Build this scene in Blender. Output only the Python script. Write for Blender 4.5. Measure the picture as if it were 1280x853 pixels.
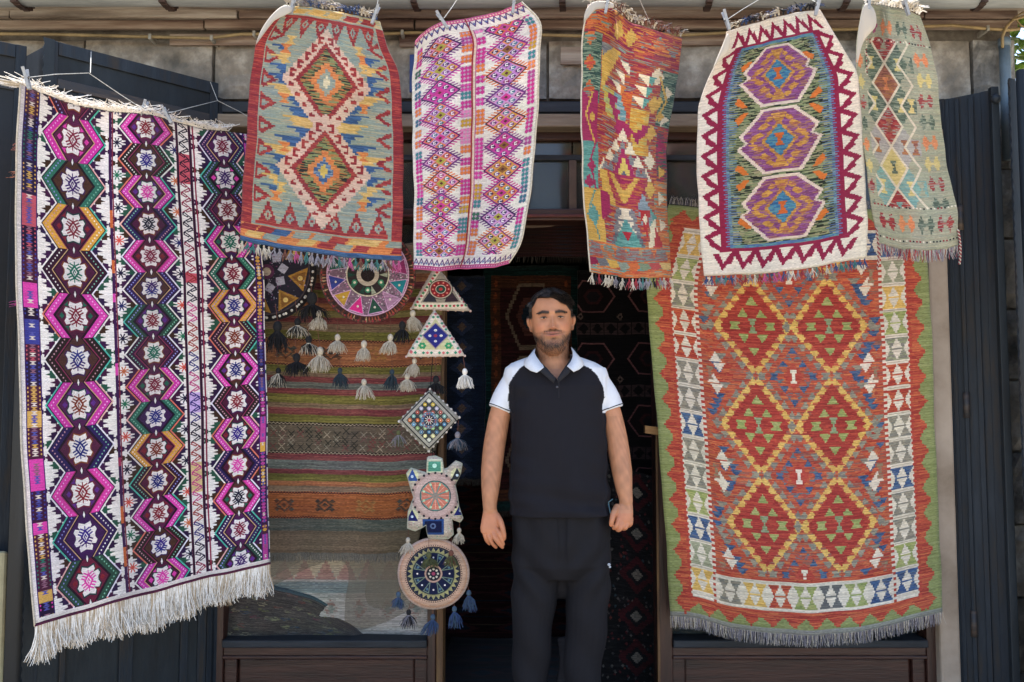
import bpy, bmesh, math, random
import numpy as np
from mathutils import Vector, Matrix
random.seed(7); RNG = np.random.default_rng(11)
R = math.radians
for o in list(bpy.data.objects): bpy.data.objects.remove(o)
SC = bpy.context.scene; COL = SC.collection
# ------------------------------------------------------------ camera, world, sun
F = 1109.0; PITCH = R(3.8); CAMZ = 1.37
cam = bpy.data.cameras.new('camera'); cam.sensor_width = 36; cam.lens = 36*F/1280
cam.clip_start = .05; cam.clip_end = 2000
camo = bpy.data.objects.new('camera', cam); COL.objects.link(camo)
camo.location = (0, 0, CAMZ); camo.rotation_euler = (R(90)+PITCH, 0, 0); SC.camera = camo
cam.dof.use_dof = False
SC.render.resolution_x = 1024; SC.render.resolution_y = 682
W = bpy.data.worlds.new('World'); SC.world = W; W.use_nodes = True
wn = W.node_tree.nodes; wl = W.node_tree.links
SUN_EL, SUN_AZ = 66.0, -22.0      # azimuth from +Y towards +X: behind the building, a little to the left
sky = wn.new('ShaderNodeTexSky'); sky.sky_type = 'NISHITA'; sky.sun_disc = False
sky.sun_elevation = R(SUN_EL); sky.sun_rotation = R(SUN_AZ); sky.dust_density = 1.6
wl.new(sky.outputs[0], wn['Background'].inputs[0]); wn['Background'].inputs[1].default_value = .13
sd = bpy.data.lights.new('sun', 'SUN'); sd.energy = 4.4; sd.angle = R(.5); sd.color = (1, .955, .89)
so = bpy.data.objects.new('sun', sd); COL.objects.link(so)
sdir = Vector((math.sin(R(SUN_AZ))*math.cos(R(SUN_EL)), math.cos(R(SUN_AZ))*math.cos(R(SUN_EL)), math.sin(R(SUN_EL))))
so.rotation_euler = sdir.to_track_quat('Z', 'Y').to_euler(); so.location = (0, 0, 8)
SC.view_settings.view_transform = 'Standard'; SC.view_settings.look = 'None'
SC.view_settings.exposure = 1.97; SC.view_settings.gamma = 1; SC.view_settings.use_curve_mapping = False
SC.render.engine = 'CYCLES'; SC.cycles.max_bounces = 8

# ------------------------------------------------------------ helpers
cp, sp = math.cos(PITCH), math.sin(PITCH)
def P(px, py, Y):
    """world point at distance Y seen at photo position (measured off the photograph)"""
    yv = (426.5-py)/F; fw = cp-yv*sp
    return Vector(((px-640)/F/fw*Y, Y, CAMZ+(yv*cp+sp)/fw*Y))
def ZY(py, Y): return P(640, py, Y).z
def XY(px, Y, py=500): return P(px, py, Y).x
def lin(h):
    if isinstance(h, str):
        c = [int(h[i:i+2], 16)/255 for i in (0, 2, 4)]
        return tuple((x/12.92 if x <= .04045 else ((x+.055)/1.055)**2.4) for x in c)
    return h
def srgb(h): return np.array([int(h[i:i+2], 16)/255 for i in (0, 2, 4)])
_M = {}
def nt(name):
    m = bpy.data.materials.new(name); m.use_nodes = True
    return m, m.node_tree.nodes, m.node_tree.links, m.node_tree.nodes['Principled BSDF']
def mat(name, c1, c2=None, scale=6, rough=.8, bump=.0, metal=0, bscale=None, stretch=(1, 1, 1), detail=6, c3=None, spec=.4):
    """two or three tone noise material in object space with fine relief"""
    if name in _M: return _M[name]
    m, n, l, b = nt(name); _M[name] = m
    c1 = lin(c1); c2 = lin(c2) if c2 else tuple(x*.7 for x in c1)
    tc = n.new('ShaderNodeTexCoord'); mp = n.new('ShaderNodeMapping'); mp.inputs['Scale'].default_value = stretch
    l.new(tc.outputs['Object'], mp.inputs[0])
    nz = n.new('ShaderNodeTexNoise'); nz.inputs['Scale'].default_value = scale; nz.inputs['Detail'].default_value = detail
    nz.inputs['Roughness'].default_value = .65
    l.new(mp.outputs[0], nz.inputs[0])
    cr = n.new('ShaderNodeValToRGB'); e = cr.color_ramp.elements
    e[0].position = .32; e[0].color = (*c2, 1); e[1].position = .66; e[1].color = (*c1, 1)
    if c3: x = e.new(.5); x.color = (*lin(c3), 1)
    l.new(nz.outputs[0], cr.inputs[0]); l.new(cr.outputs[0], b.inputs['Base Color'])
    b.inputs['Roughness'].default_value = rough; b.inputs['Metallic'].default_value = metal
    b.inputs['Specular IOR Level'].default_value = spec
    if bump:
        n2 = n.new('ShaderNodeTexNoise'); n2.inputs['Scale'].default_value = bscale or scale*6; n2.inputs['Detail'].default_value = 8
        l.new(mp.outputs[0], n2.inputs[0])
        bp = n.new('ShaderNodeBump'); bp.inputs['Distance'].default_value = bump; bp.inputs['Strength'].default_value = .8
        l.new(n2.outputs[0], bp.inputs['Height']); l.new(bp.outputs[0], b.inputs['Normal'])
    return m
def attr_mat(name, rough=.6, bump=0, bscale=300, var=.12, spec=.35, sss=0, wave=False):
    m, n, l, b = nt(name)
    a = n.new('ShaderNodeAttribute'); a.attribute_name = 'Col'
    tc = n.new('ShaderNodeTexCoord'); nz = n.new('ShaderNodeTexNoise'); nz.inputs['Scale'].default_value = 35; nz.inputs['Detail'].default_value = 5
    l.new(tc.outputs['Object'], nz.inputs[0])
    mr = n.new('ShaderNodeMapRange'); mr.inputs[1].default_value = .3; mr.inputs[2].default_value = .7; mr.inputs[3].default_value = 1-var; mr.inputs[4].default_value = 1+var
    l.new(nz.outputs[0], mr.inputs[0])
    mx = n.new('ShaderNodeVectorMath'); mx.operation = 'SCALE'; l.new(a.outputs[0], mx.inputs[0]); l.new(mr.outputs[0], mx.inputs['Scale'])
    l.new(mx.outputs[0], b.inputs['Base Color']); b.inputs['Roughness'].default_value = rough
    b.inputs['Specular IOR Level'].default_value = spec
    if sss:
        b.inputs['Subsurface Weight'].default_value = sss; b.inputs['Subsurface Radius'].default_value = (1, .35, .2); b.inputs['Subsurface Scale'].default_value = .002
    if bump:
        n2 = n.new('ShaderNodeTexNoise'); n2.inputs['Scale'].default_value = bscale; n2.inputs['Detail'].default_value = 4
        l.new(tc.outputs['Object'], n2.inputs[0])
        bp = n.new('ShaderNodeBump'); bp.inputs['Distance'].default_value = bump; bp.inputs['Strength'].default_value = .6
        l.new(n2.outputs[0], bp.inputs['Height']); l.new(bp.outputs[0], b.inputs['Normal'])
    return m
def tag(o, label=None, cat=None, group=None, kind=None):
    if label: o['label'] = label
    if cat: o['category'] = cat
    if group: o['group'] = group
    if kind: o['kind'] = kind
    return o
def empty(name, loc=(0, 0, 0), label=None, cat=None, group=None):
    o = bpy.data.objects.new(name, None); COL.objects.link(o); o.location = loc; o.empty_display_size = .05
    return tag(o, label, cat, group)
def link(name, me, parent=None, mats=()):
    o = bpy.data.objects.new(name, me); COL.objects.link(o)
    for m in mats: me.materials.append(m)
    if parent is not None:
        o.parent = parent
        w = Vector((0, 0, 0)); q = parent
        while q is not None: w += q.location; q = q.parent
        o.location = -w          # part meshes are written in world coordinates
    return o
class MB:
    """collects faces; build() links them as one mesh"""
    def __init__(s): s.v = []; s.f = []; s.mi = []; s.c = []
    def add(s, vs, fs, mi=0, col=None):
        k = len(s.v); s.v += [tuple(x) for x in vs]; s.f += [tuple(i+k for i in f) for f in fs]; s.mi += [mi]*len(fs)
        s.c += [col if col is not None else (1, 1, 1)]*len(vs); return s
    def box(s, x0, x1, y0, y1, z0, z1, mi=0, col=None, M=None):
        vs = [Vector(p) for p in ((x0, y0, z0), (x1, y0, z0), (x1, y1, z0), (x0, y1, z0), (x0, y0, z1), (x1, y0, z1), (x1, y1, z1), (x0, y1, z1))]
        if M: vs = [M @ v for v in vs]
        return s.add(vs, [(3, 2, 1, 0), (4, 5, 6, 7), (0, 1, 5, 4), (1, 2, 6, 5), (2, 3, 7, 6), (3, 0, 4, 7)], mi, col)
    def tube(s, pts, rad, n=6, mi=0, col=None, cap=True):
        pts = [Vector(p) for p in pts]; rr = rad if hasattr(rad, '__len__') else [rad]*len(pts)
        vs = []; fs = []; t0 = (pts[1]-pts[0]).normalized()
        u = t0.orthogonal().normalized()
        for i, p in enumerate(pts):
            t = ((pts[min(i+1, len(pts)-1)]-pts[max(i-1, 0)])).normalized()
            u = (u-t*u.dot(t)).normalized(); w = t.cross(u)
            for k in range(n):
                a = 2*math.pi*k/n; vs.append(p+(u*math.cos(a)+w*math.sin(a))*rr[i])
        for i in range(len(pts)-1):
            for k in range(n): fs.append((i*n+k, i*n+(k+1) % n, (i+1)*n+(k+1) % n, (i+1)*n+k))
        if cap: fs.append(tuple(range(n-1, -1, -1))); fs.append(tuple(range((len(pts)-1)*n, len(pts)*n)))
        return s.add(vs, fs, mi, col)
    def ball(s, c, r, nu=12, nv=8, mi=0, col=None, M=None):
        r = (r, r, r) if not hasattr(r, '__len__') else r
        vs = []; fs = []
        for j in range(nv+1):
            ph = math.pi*j/nv
            for i in range(nu):
                a = 2*math.pi*i/nu
                d = Vector((math.sin(ph)*math.cos(a)*r[0], math.sin(ph)*math.sin(a)*r[1], math.cos(ph)*r[2]))
                vs.append(Vector(c)+(M @ d if M else d))
        for j in range(nv):
            for i in range(nu): fs.append((j*nu+i, (j+1)*nu+i, (j+1)*nu+(i+1) % nu, j*nu+(i+1) % nu))
        return s.add(vs, fs, mi, col)
    def build(s, name, mats, parent=None, smooth=False, bevel=0, colattr=False):
        me = bpy.data.meshes.new(name); me.from_pydata(s.v, [], s.f)
        mats = mats if isinstance(mats, (list, tuple)) else [mats]
        o = link(name, me, parent, mats)
        if len(mats) > 1: me.polygons.foreach_set('material_index', s.mi)
        if smooth: me.polygons.foreach_set('use_smooth', [True]*len(s.f))
        if colattr:
            ca = me.color_attributes.new('Col', 'FLOAT_COLOR', 'POINT')
            a = np.ones((len(s.v), 4), 'f'); a[:, :3] = np.array(s.c); ca.data.foreach_set('color', a.ravel())
        if bevel:
            b = o.modifiers.new('bevel', 'BEVEL'); b.width = bevel; b.segments = 2; b.limit_method = 'ANGLE'
        return o
def boxo(name, x0, x1, y0, y1, z0, z1, m, parent=None, bevel=.004):
    return MB().box(min(x0, x1), max(x0, x1), min(y0, y1), max(y0, y1), min(z0, z1), max(z0, z1)).build(name, m, parent, bevel=bevel)
# ------------------------------------------------------------ woven patterns, drawn thread by thread into generated textures
class Cv:
    def __init__(s, w, h, bg, S=2):
        s.w, s.h, s.S = w, h, S; s.H, s.Wd = int(h*S), int(w*S); s.cache = {}
        s.img = np.zeros((s.H, s.Wd, 3)); s.img[:] = s.tex(bg)
        s.xs = (np.arange(s.Wd)+.5)/S; s.ys = (np.arange(s.H)+.5)/S
    def tex(s, p):
        """a colour 'rrggbb', or ('c1','c2',...,run) = broken weft streaks of several colours"""
        if isinstance(p, str): return srgb(p)[None, None, :]
        if p in s.cache: return s.cache[p]
        run = p[-1] if not isinstance(p[-1], str) else 14
        cols = np.array([srgb(c) for c in p if isinstance(c, str)])
        rr = max(2, int(run*s.S)); nrow = s.H//s.S*1+2
        n = RNG.random((nrow, s.Wd//rr+3)); n = np.repeat(n, rr, axis=1)
        sh = RNG.integers(0, rr, nrow)
        n = np.stack([n[i, sh[i]:sh[i]+s.Wd] for i in range(nrow)])
        n = np.repeat(n, s.S, axis=0)[:s.H]
        if n.shape[0] < s.H: n = np.vstack([n, n[:s.H-n.shape[0]]])
        s.cache[p] = cols[np.minimum((n*len(cols)).astype(int), len(cols)-1)]
        return s.cache[p]
    def poly(s, pts, p, q=0):
        pts = np.array(pts, float)
        x0, y0 = pts.min(0); x1, y1 = pts.max(0)
        a = max(0, int((x0-q)*s.S)); b = min(s.Wd, int((x1+q)*s.S)+2); c = max(0, int((y0-q)*s.S)); d = min(s.H, int((y1+q)*s.S)+2)
        if b <= a or d <= c: return
        X = s.xs[a:b]; Y = s.ys[c:d]
        if q:
            X = (np.floor(X/q)+.5)*q; Y = (np.floor(Y/(q*.8))+.5)*q*.8
        X, Y = np.meshgrid(X, Y); ins = np.zeros(X.shape, bool); n = len(pts)
        for i in range(n):
            xa, ya = pts[i]; xb, yb = pts[(i+1) % n]
            if ya == yb: continue
            t = ((ya > Y) != (yb > Y)) & (X < (xb-xa)*(Y-ya)/(yb-ya)+xa)
            ins ^= t
        t = s.tex(p)
        if t.shape[0] == 1: s.img[c:d, a:b][ins] = t[0, 0]
        else: s.img[c:d, a:b][ins] = t[c:d, a:b][ins]
    def rect(s, x0, y0, x1, y1, p): s.poly([(x0, y0), (x1, y0), (x1, y1), (x0, y1)], p)
    def line(s, pts, w, p, q=0):
        for (x0, y0), (x1, y1) in zip(pts, pts[1:]):
            d = math.hypot(x1-x0, y1-y0) or 1; nx, ny = -(y1-y0)/d*w/2, (x1-x0)/d*w/2
            ex, ey = (x1-x0)/d*w*.3, (y1-y0)/d*w*.3
            s.poly([(x0+nx-ex, y0+ny-ey), (x1+nx+ex, y1+ny+ey), (x1-nx+ex, y1-ny+ey), (x0-nx-ex, y0-ny-ey)], p, q)
    def circ(s, x, y, r, p, n=28): s.poly([(x+r*math.cos(6.2832*i/n), y+r*math.sin(6.2832*i/n)) for i in range(n)], p)
    def dia(s, x, y, a, b, p, q=0): s.poly([(x, y-b), (x+a, y), (x, y+b), (x-a, y)], p, q)
    def hour(s, x, y, a, b, p, q=0, w_=.18):
        s.poly([(x-a, y-b), (x+a, y-b), (x+a*w_, y), (x+a, y+b), (x-a, y+b), (x-a*w_, y)], p, q)
    def done(s, fade=.08, weave=.10, name='weave', dust=.06):
        im = s.img; H, Wd = im.shape[:2]
        row = 1+weave*(RNG.random((H, 1, 1))-.5)*1.3
        k = RNG.random((H, Wd//6+1)); k = np.repeat(k, 6, axis=1)[:, :Wd, None]
        im = im*row*(1+weave*(k-.5)*1.5)
        # slow fading of the dye
        g = RNG.random((9, 7, 3)); yy = np.linspace(0, 7.99, H); xx = np.linspace(0, 5.99, Wd)
        i, j = yy.astype(int), xx.astype(int); fy = (yy-i)[:, None, None]; fx = (xx-j)[None, :, None]
        gg = (g[i][:, j]*(1-fy)+g[i+1][:, j]*fy)*(1-fx)+(g[i][:, j+1]*(1-fy)+g[i+1][:, j+1]*fy)*fx
        gg = gg.mean(2, keepdims=True)*.75+gg*.25; im = im*(1+dust*(gg-.5)*2); lum = im.mean(2, keepdims=True)
        im = im*(1-fade)+lum*fade
        im = np.clip(im, 0, 1)
        a = np.ones((H, Wd, 4), 'f'); a[..., :3] = im[::-1]
        g = bpy.data.images.new(name, Wd, H); g.pixels.foreach_set(a.ravel()); g.pack(); return g

def pat_left():                     # plum, magenta and white brocade with medallion chains
    w, h = 312, 640
    c = Cv(w, h, 'e6dcd6', 3)
    PL, DK, WH = '3c1536', '1d1422', 'e9dfdb'
    fr = ['d02c9c', '2e6a58', 'd89a3c', '331329', 'd83ca4', '2a1c1c', 'c8329c', '2b1d52', 'd8389c', '311a50', '2c4a3c', '3a1738']
    fl = ['5a1c44', '4c2c28', '641c34', '4a1838', '4c2040', '4a2c22', '501c4c', '561838', '501834', '3c1a4c', '4c1834', '52203c']
    ac = ['7c1c38', '20246c', '7c2030', '34207c', '7a1830', '18182c', '7a3020', '3c1c60', '84202c', '1c6450', 'd8389c', '242878']
    def strip(x0, x1, segs):
        c.rect(x0, 0, x1, h, 'c9b4a0'); y = 0; k = 0
        while y < h:
            L = random.choice([14, 20, 30, 38]); col = random.choice(segs); dk = random.choice(['241030', '3a1636', '2a1a3c', '4a1c34'])
            c.rect(x0, y, x1, y+L, dk if random.random() < .72 else col); m = (x0+x1)/2
            for q in range(int(L/5)):
                yy = y+2.5+q*5; cc = random.choice([col, col, 'd9c8bc', '8a5a70', '5050a0'])
                c.hour(m, yy, (x1-x0)*.24, 2.2, cc); c.dia(x0+2.2, yy, 1.3, 1.6, col); c.dia(x1-2.2, yy, 1.3, 1.6, col)
            y += L
        c.line([(x0, 0), (x0, h)], 1.3, '3a1860'); c.line([(x1, 0), (x1, h)], 1.3, '3a1860')
    def band(cx, hw, y0, pitch, a, b, off, teethx, stars=False):
        nw = hw*.50; ny = int((h-y0)/pitch)+3
        for k in range(-1, ny):
            y = y0+k*pitch; i = (k+off) % len(fr); F1, FD, AC = fr[i], fl[(i*5+off) % len(fl)], ac[(i*7+off) % len(ac)]
            for s in (-1, 1):       # teeth outside
                for t in (-.5, -.32, -.14, .14, .32, .5):
                    z = abs(t)/.5; bx = cx+s*(hw+2-(hw-nw)*z); yy = y+t*pitch
                    tc = random.choice(['3a1440', '2a1038', '24503e', '3c2418', '401238', '2c1840'])
                    L = (7.5+6.5*z)
                    c.poly([(bx-s*2, yy-5.4), (bx+s*L*.55, yy-4.4), (bx+s*L*.5, yy-1.6), (bx+s*L, yy), (bx+s*L*.5, yy+1.6), (bx+s*L*.55, yy+4.4), (bx-s*2, yy+5.4)], tc)
                    if z < .5: c.poly([(bx+s*8, yy-2.5), (bx+s*15, yy-5), (bx+s*12.5, yy), (bx+s*15, yy+5), (bx+s*8, yy+2.5)], tc)
                if stars:
                    yy = y+pitch*.5; bx = cx+s*(hw+3); sc = random.choice(['1a1430', 'd0483c', '1c6c4c', '20205c', '1a1430', 'c8643c', 'c8388c'])
                    c.circ(bx, yy, 7.5, WH)
                    for an in range(8):
                        aa = an*math.pi/4+.39; c.line([(bx, yy), (bx+6.3*math.cos(aa), yy+6.3*math.sin(aa))], 1.5, sc)
            hexo = [(cx-nw, y-pitch/2), (cx+nw, y-pitch/2), (cx+hw, y), (cx+nw, y+pitch/2), (cx-nw, y+pitch/2), (cx-hw, y)]
            c.poly(hexo, FD)
        for k in range(-1, ny):
            y = y0+k*pitch; i = (k+off) % len(fr); F1, FD, AC = fr[i], fl[(i*5+off) % len(fl)], ac[(i*7+off) % len(ac)]
            for s in (-1, 1):
                z = [(cx+s*nw, y-pitch/2), (cx+s*hw, y), (cx+s*nw, y+pitch/2)]
                o = lambda d: [(px-s*d, py) for px, py in z]
                tk = hw*.30
                c.poly(z+o(tk)[::-1], F1)
                c.line(o(tk+.6), 1.2, 'c8a070' if i % 3 == 0 else ('161020' if i % 3 == 1 else '8a2c50')); c.line(o(tk+2.4), 1.1, '160c1a')
                c.line(o(.8), 1.2, '160c20'); c.line(o(-1.0), 1.9, random.choice(['e6dcd8', 'e0a8a0', 'dfd6e4', 'e6dcd8', 'd8705c', '4cb09c']))
                dc = 'f0a8dc' if F1 in ('d02c9c', 'd83ca4', 'c8329c', 'd8389c') else random.choice(['e8e0d8', '7ab89c', 'c8909c', '9090d8'])
                for t in np.linspace(-.46, .46, 15):
                    zz = abs(t)/.5; bx = cx+s*(hw-(hw-nw)*zz-tk*.5); c.dia(bx, y+t*pitch, 1.15, 1.35, dc)
            if i % 2 == 0:          # coloured corner diamonds beside the flower
                cc = random.choice(['d8389c', '5c2a80', '24604c', 'd89a3c', '80202c'])
                c.dia(cx-a*1.22, y, 3.4, 4, cc); c.dia(cx+a*1.22, y, 3.4, 4, cc)
                for s in (-1, 1):
                    for u in (-1, 1): c.poly([(cx+s*a*.6, y+u*b*.66), (cx+s*a*1.0, y+u*b*.7), (cx+s*a*.62, y+u*b*1.02)], cc)
            q = [(0, -.86), (.5, -1), (.6, -.72), (.42, -.5), (.86, -.6), (1.02, -.36), (.84, -.12), (.84, .12), (1.02, .36), (.86, .6), (.42, .5), (.6, .72), (.5, 1), (0, .86)]
            q = q+[(-x, yy) for x, yy in q[::-1]][1:-1]
            c.poly([(cx+x*a*1.12, y+yy*b*1.12) for x, yy in q], ['6c2038', '3c1c50', '1c3c3c', '7c4024'][i % 4]); c.poly([(cx+x*a, y+yy*b) for x, yy in q], 'e0d6d2')
            g = lambda x, yy: (cx+x*a, y+yy*b)
            c.line([g(0, -.42), g(.34, 0), g(0, .42), g(-.34, 0), g(0, -.42)], 2.3, AC)
            c.line([g(.0, .2), g(-.1, 0), g(0, -.16), g(.1, .03)], 1.3, AC); ac2 = ac[(i*3+off+4) % len(ac)] if i % 4 == 1 else AC
            for s in (-1, 1):
                for u in (-1, 1):
                    for t in (.15, .52, .9):
                        bx, by = .3*(1-t)*s, .46*t*u; c.line([g(bx, by), g(bx+s*.36, by+u*.16)], 1.8, AC if u < 0 else ac2)
            c.line([g(0, -.7), g(0, -.4)], 1.4, AC); c.line([g(0, .7), g(0, .4)], 1.4, ac2)
            c.dia(cx, y-pitch/2, 2.3, 6, '1c1020'); c.dia(cx, y-pitch/2, 1.5, 4.6, 'e8e0dc')
    band(75, 42, 45, 55.8, 15, 18.5, 0, 0)
    band(171, 35, 18, 43.2, 12.5, 14, 4, 0, True)
    band(274, 31, 22, 46.5, 12, 15.5, 9, 0)
    c.rect(0, 0, 6, h, 'ded2ce'); strip(7, 27, ['d83ca0', 'd0a050', '3c3c90', '2c7060', 'c05060'])
    for x, w_ in ((122.5, 3.4), (126.5, 1.6)): c.rect(x, 0, x+w_, h, '3c1648' if w_ > 2 else '7a2038')
    for k in range(8):
        y = random.uniform(0, h); c.rect(122.5, y, 126, y+random.uniform(8, 24), random.choice(['d83ca0', 'a02c50', 'c86030']))
    # scroll strip
    c.rect(211, 0, 232, h, '4a1434'); y = 0
    while y < h:
        L = random.choice([14, 28, 28, 42]); bg = random.choice(['e4dad4', 'e4dad4', 'e0d4cc', 'e4dad4', 'e4dad4', 'c85060', 'd4b880', 'c8a8dc', 'e4dad4']); col = random.choice(['1c1428', '241a30', '8a1c3c', '2c2470', 'c0387c', '9a2c2c'])
        c.rect(214.5, y, 228.5, y+L, bg)
        for q in range(L//7):
            yy = y+q*7; s = 1 if q % 2 else -1; m = 221.5
            c.line([(m-6*s, yy+6.5), (m+4*s, yy-1), (m+6*s, yy+1.8), (m, yy+5), (m-1.5*s, yy+3)], 1.4, col)
        y += L
    c.line([(213, 0), (213, h)], 1.5, '1c1224'); c.line([(230, 0), (230, h)], 1.5, '1c1224')
    c.rect(234, 0, 236, h, '8a2440')
    strip(302, 310, ['d8a040', 'b83c90', '3c3c80'])
    c.rect(0, h-3, w, h, '5c1430'); c.rect(0, h-8, w, h-3, 'e0d4cc')
    return c.done(name='brocade_weave', weave=.13)

def hookrow(c, x0, y0, dx, dy, n, nx, ny, L, p1, p2, q=2):
    """row of hooked triangles from (x0,y0) stepping (dx,dy), teeth growing along (nx,ny)"""
    for k in range(n):
        x, y = x0+dx*k, y0+dy*k
        g = lambda a, b: (x+dx*a+nx*L*b, y+dy*a+ny*L*b)
        c.poly([g(-.04, 0), g(1.04, 0), g(.5, 1.0)], p1, q)
        c.poly([g(.30, .08), g(.74, .08), g(.52, .52), g(.52, .3)], p2, q)
        c.poly([g(.5, .62), g(.62, .98), g(.9, .98), g(.78, .8)], p1, q)

def zrow(c, x0, y0, dx, dy, n, nx, ny, L, p1, p2, q=1.6):
    """running border of crimson flags tied by thin diagonals to a saw edge"""
    for k in range(n):
        g = lambda a, b: (x0+dx*(k+a)+nx*L*b, y0+dy*(k+a)+ny*L*b)
        c.poly([g(-.06, 0), g(1.06, 0), g(.62, .98), g(.30, .98)], p1, q)
        c.poly([g(.20, -.10), g(.88, -.10), g(.40, .56)], p2, q)
        c.poly([g(.34, .98), g(.98, .98), g(.98, .80), g(.62, .60)], p2, q)
        c.poly([g(-.10, .55), g(.16, .62), g(.30, 1.0), g(-.1, 1.0)], p2, q)

def pat_a():                        # two stacked hooked diamonds on sage with red border
    w, h = 200, 310
    SG = ('949a88', '9ea08c', '86928a', 'a89e84', '8c9890', '7c8c88', 18); RD = ('983438', 'a43e3e', '8a2c34', 'b04c42', '84303a', 22)
    OR = ('d07c44', 'c87040', 'd88a50', 16); YL = ('cfa860', 'd4b070', 'c29c58', 14); BL = ('3c5a86', '34507c', '466896', 14)
    GB = ('6e7a4e', '3c3c30', '8c8c58', 'b86c40', '7a8a60', '2c2c2c', 'a08050', 10)
    CR = 'd0b09c'
    c = Cv(w, h, SG)
    for s, X in ((1, 0), (-1, w)):
        c.rect(min(X, X+s*13), 0, max(X, X+s*13), h-22, RD)
        for k in range(8):
            y = 32+k*29
            c.poly([(X+s*14, y), (X+s*36, y+13), (X+s*14, y+26)], RD, 2.4)
            c.poly([(X+s*16, y+8), (X+s*28, y+13), (X+s*16, y+19)], SG, 2.4)
            c.poly([(X+s*14, y+21), (X+s*25, y+25), (X+s*14, y+33)], SG, 2.4)
    for y0, s in ((14, 1), (h-26, -1)):
        c.rect(18, min(y0, y0+s*4), w-18, max(y0, y0+s*4), RD)
        for k in range(6):
            x = 20+k*27.5
            c.poly([(x, y0+s*1), (x+26, y0+s*1), (x+13, y0+s*32)], RD, 2.2)
            c.dia(x+13, y0+s*12, 5.5, 7, SG, 2); c.dia(x+13, y0+s*12, 2, 3, RD, 2)
    for sx in (-1, 1):              # feathers
        for k in range(15):
            y = 64+k*12.5; z = abs((y-152)/95); bx = 100+sx*(12+min(44, 66*abs(((y-152)/95))))
            col = [BL, YL, BL, BL, YL, BL][k % 6]; L = min(36+9*math.sin(k*2.1), 78-abs(bx-100))
            if 60 < y < 250 and L > 6:
                c.poly([(bx, y-6.5), (bx+sx*L, y-6.5), (bx+sx*L, y-4), (bx+sx*(L-12), y-4), (bx+sx*(L-9), y-1), (bx+sx*(L-17), y+1), (bx+sx*(L-14), y+4), (bx, y+6.5)], col, 1.6)
        for (y, yy) in ((62, 'o'), (75, 'y'), (125, 'o'), (185, 'o'), (246, 'o'), (234, 'y'), (50, 'y')):
            xx = 100+sx*(52+random.uniform(-4, 6)); c.hour(xx, y, 8, 6, OR if yy == 'o' else YL, 2.5)
    for cy in (98, 208):
        c.dia(100, cy, 60, 72, CR, 3); c.dia(100, cy, 42, 52, RD, 2.4); c.dia(100, cy, 35, 44, GB, 2.4)
        for s in (-1, 1):
            for u in (-1, 1):
                for k in range(5):
                    t = (k+.5)/5; x, y = 100+s*49*(1-t), cy+u*58*t
                    c.poly([(x+s*6, y+u*4-4), (x+s*6, y+4), (x-s*1, y+3.5), (x-s*1, y+.5), (x+s*2.5, y+.5), (x+s*2.5, y-3), (x-s*3, y-3), (x-s*3, y-6)], RD, 1.8)
        c.dia(100, cy, 23, 27, OR, 4); c.dia(100, cy, 14, 17, ('7a8ca0', '3c5a86', 8) if cy > 150 else SG, 3.5); c.dia(100, cy, 6, 9, 'cfae58' if cy > 150 else 'd6c6a0', 3)
    c.rect(0, h-24, w, h-6, OR)
    for k in range(9):
        x = k*23+random.uniform(-5, 5); c.poly([(x, h-24), (x+20, h-24), (x+14, h-16), (x-6, h-16)], random.choice([YL, BL, RD, SG]), 2); c.poly([(x+6, h-15), (x+26, h-15), (x+20, h-7), (x, h-7)], random.choice([YL, SG, OR, RD]), 2)
    c.rect(0, h-6, w, h, BL); c.rect(0, 0, w, 12, ('c8b088', 'a9ab98', 'cfa860', '8ca09c', 30))
    for k in range(5): c.poly([(30+k*34, 3), (56+k*34, 3), (48+k*34, 11), (22+k*34, 11)], random.choice([RD, YL]), 2)
    return c.done(name='hooked_diamond_weave')

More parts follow.
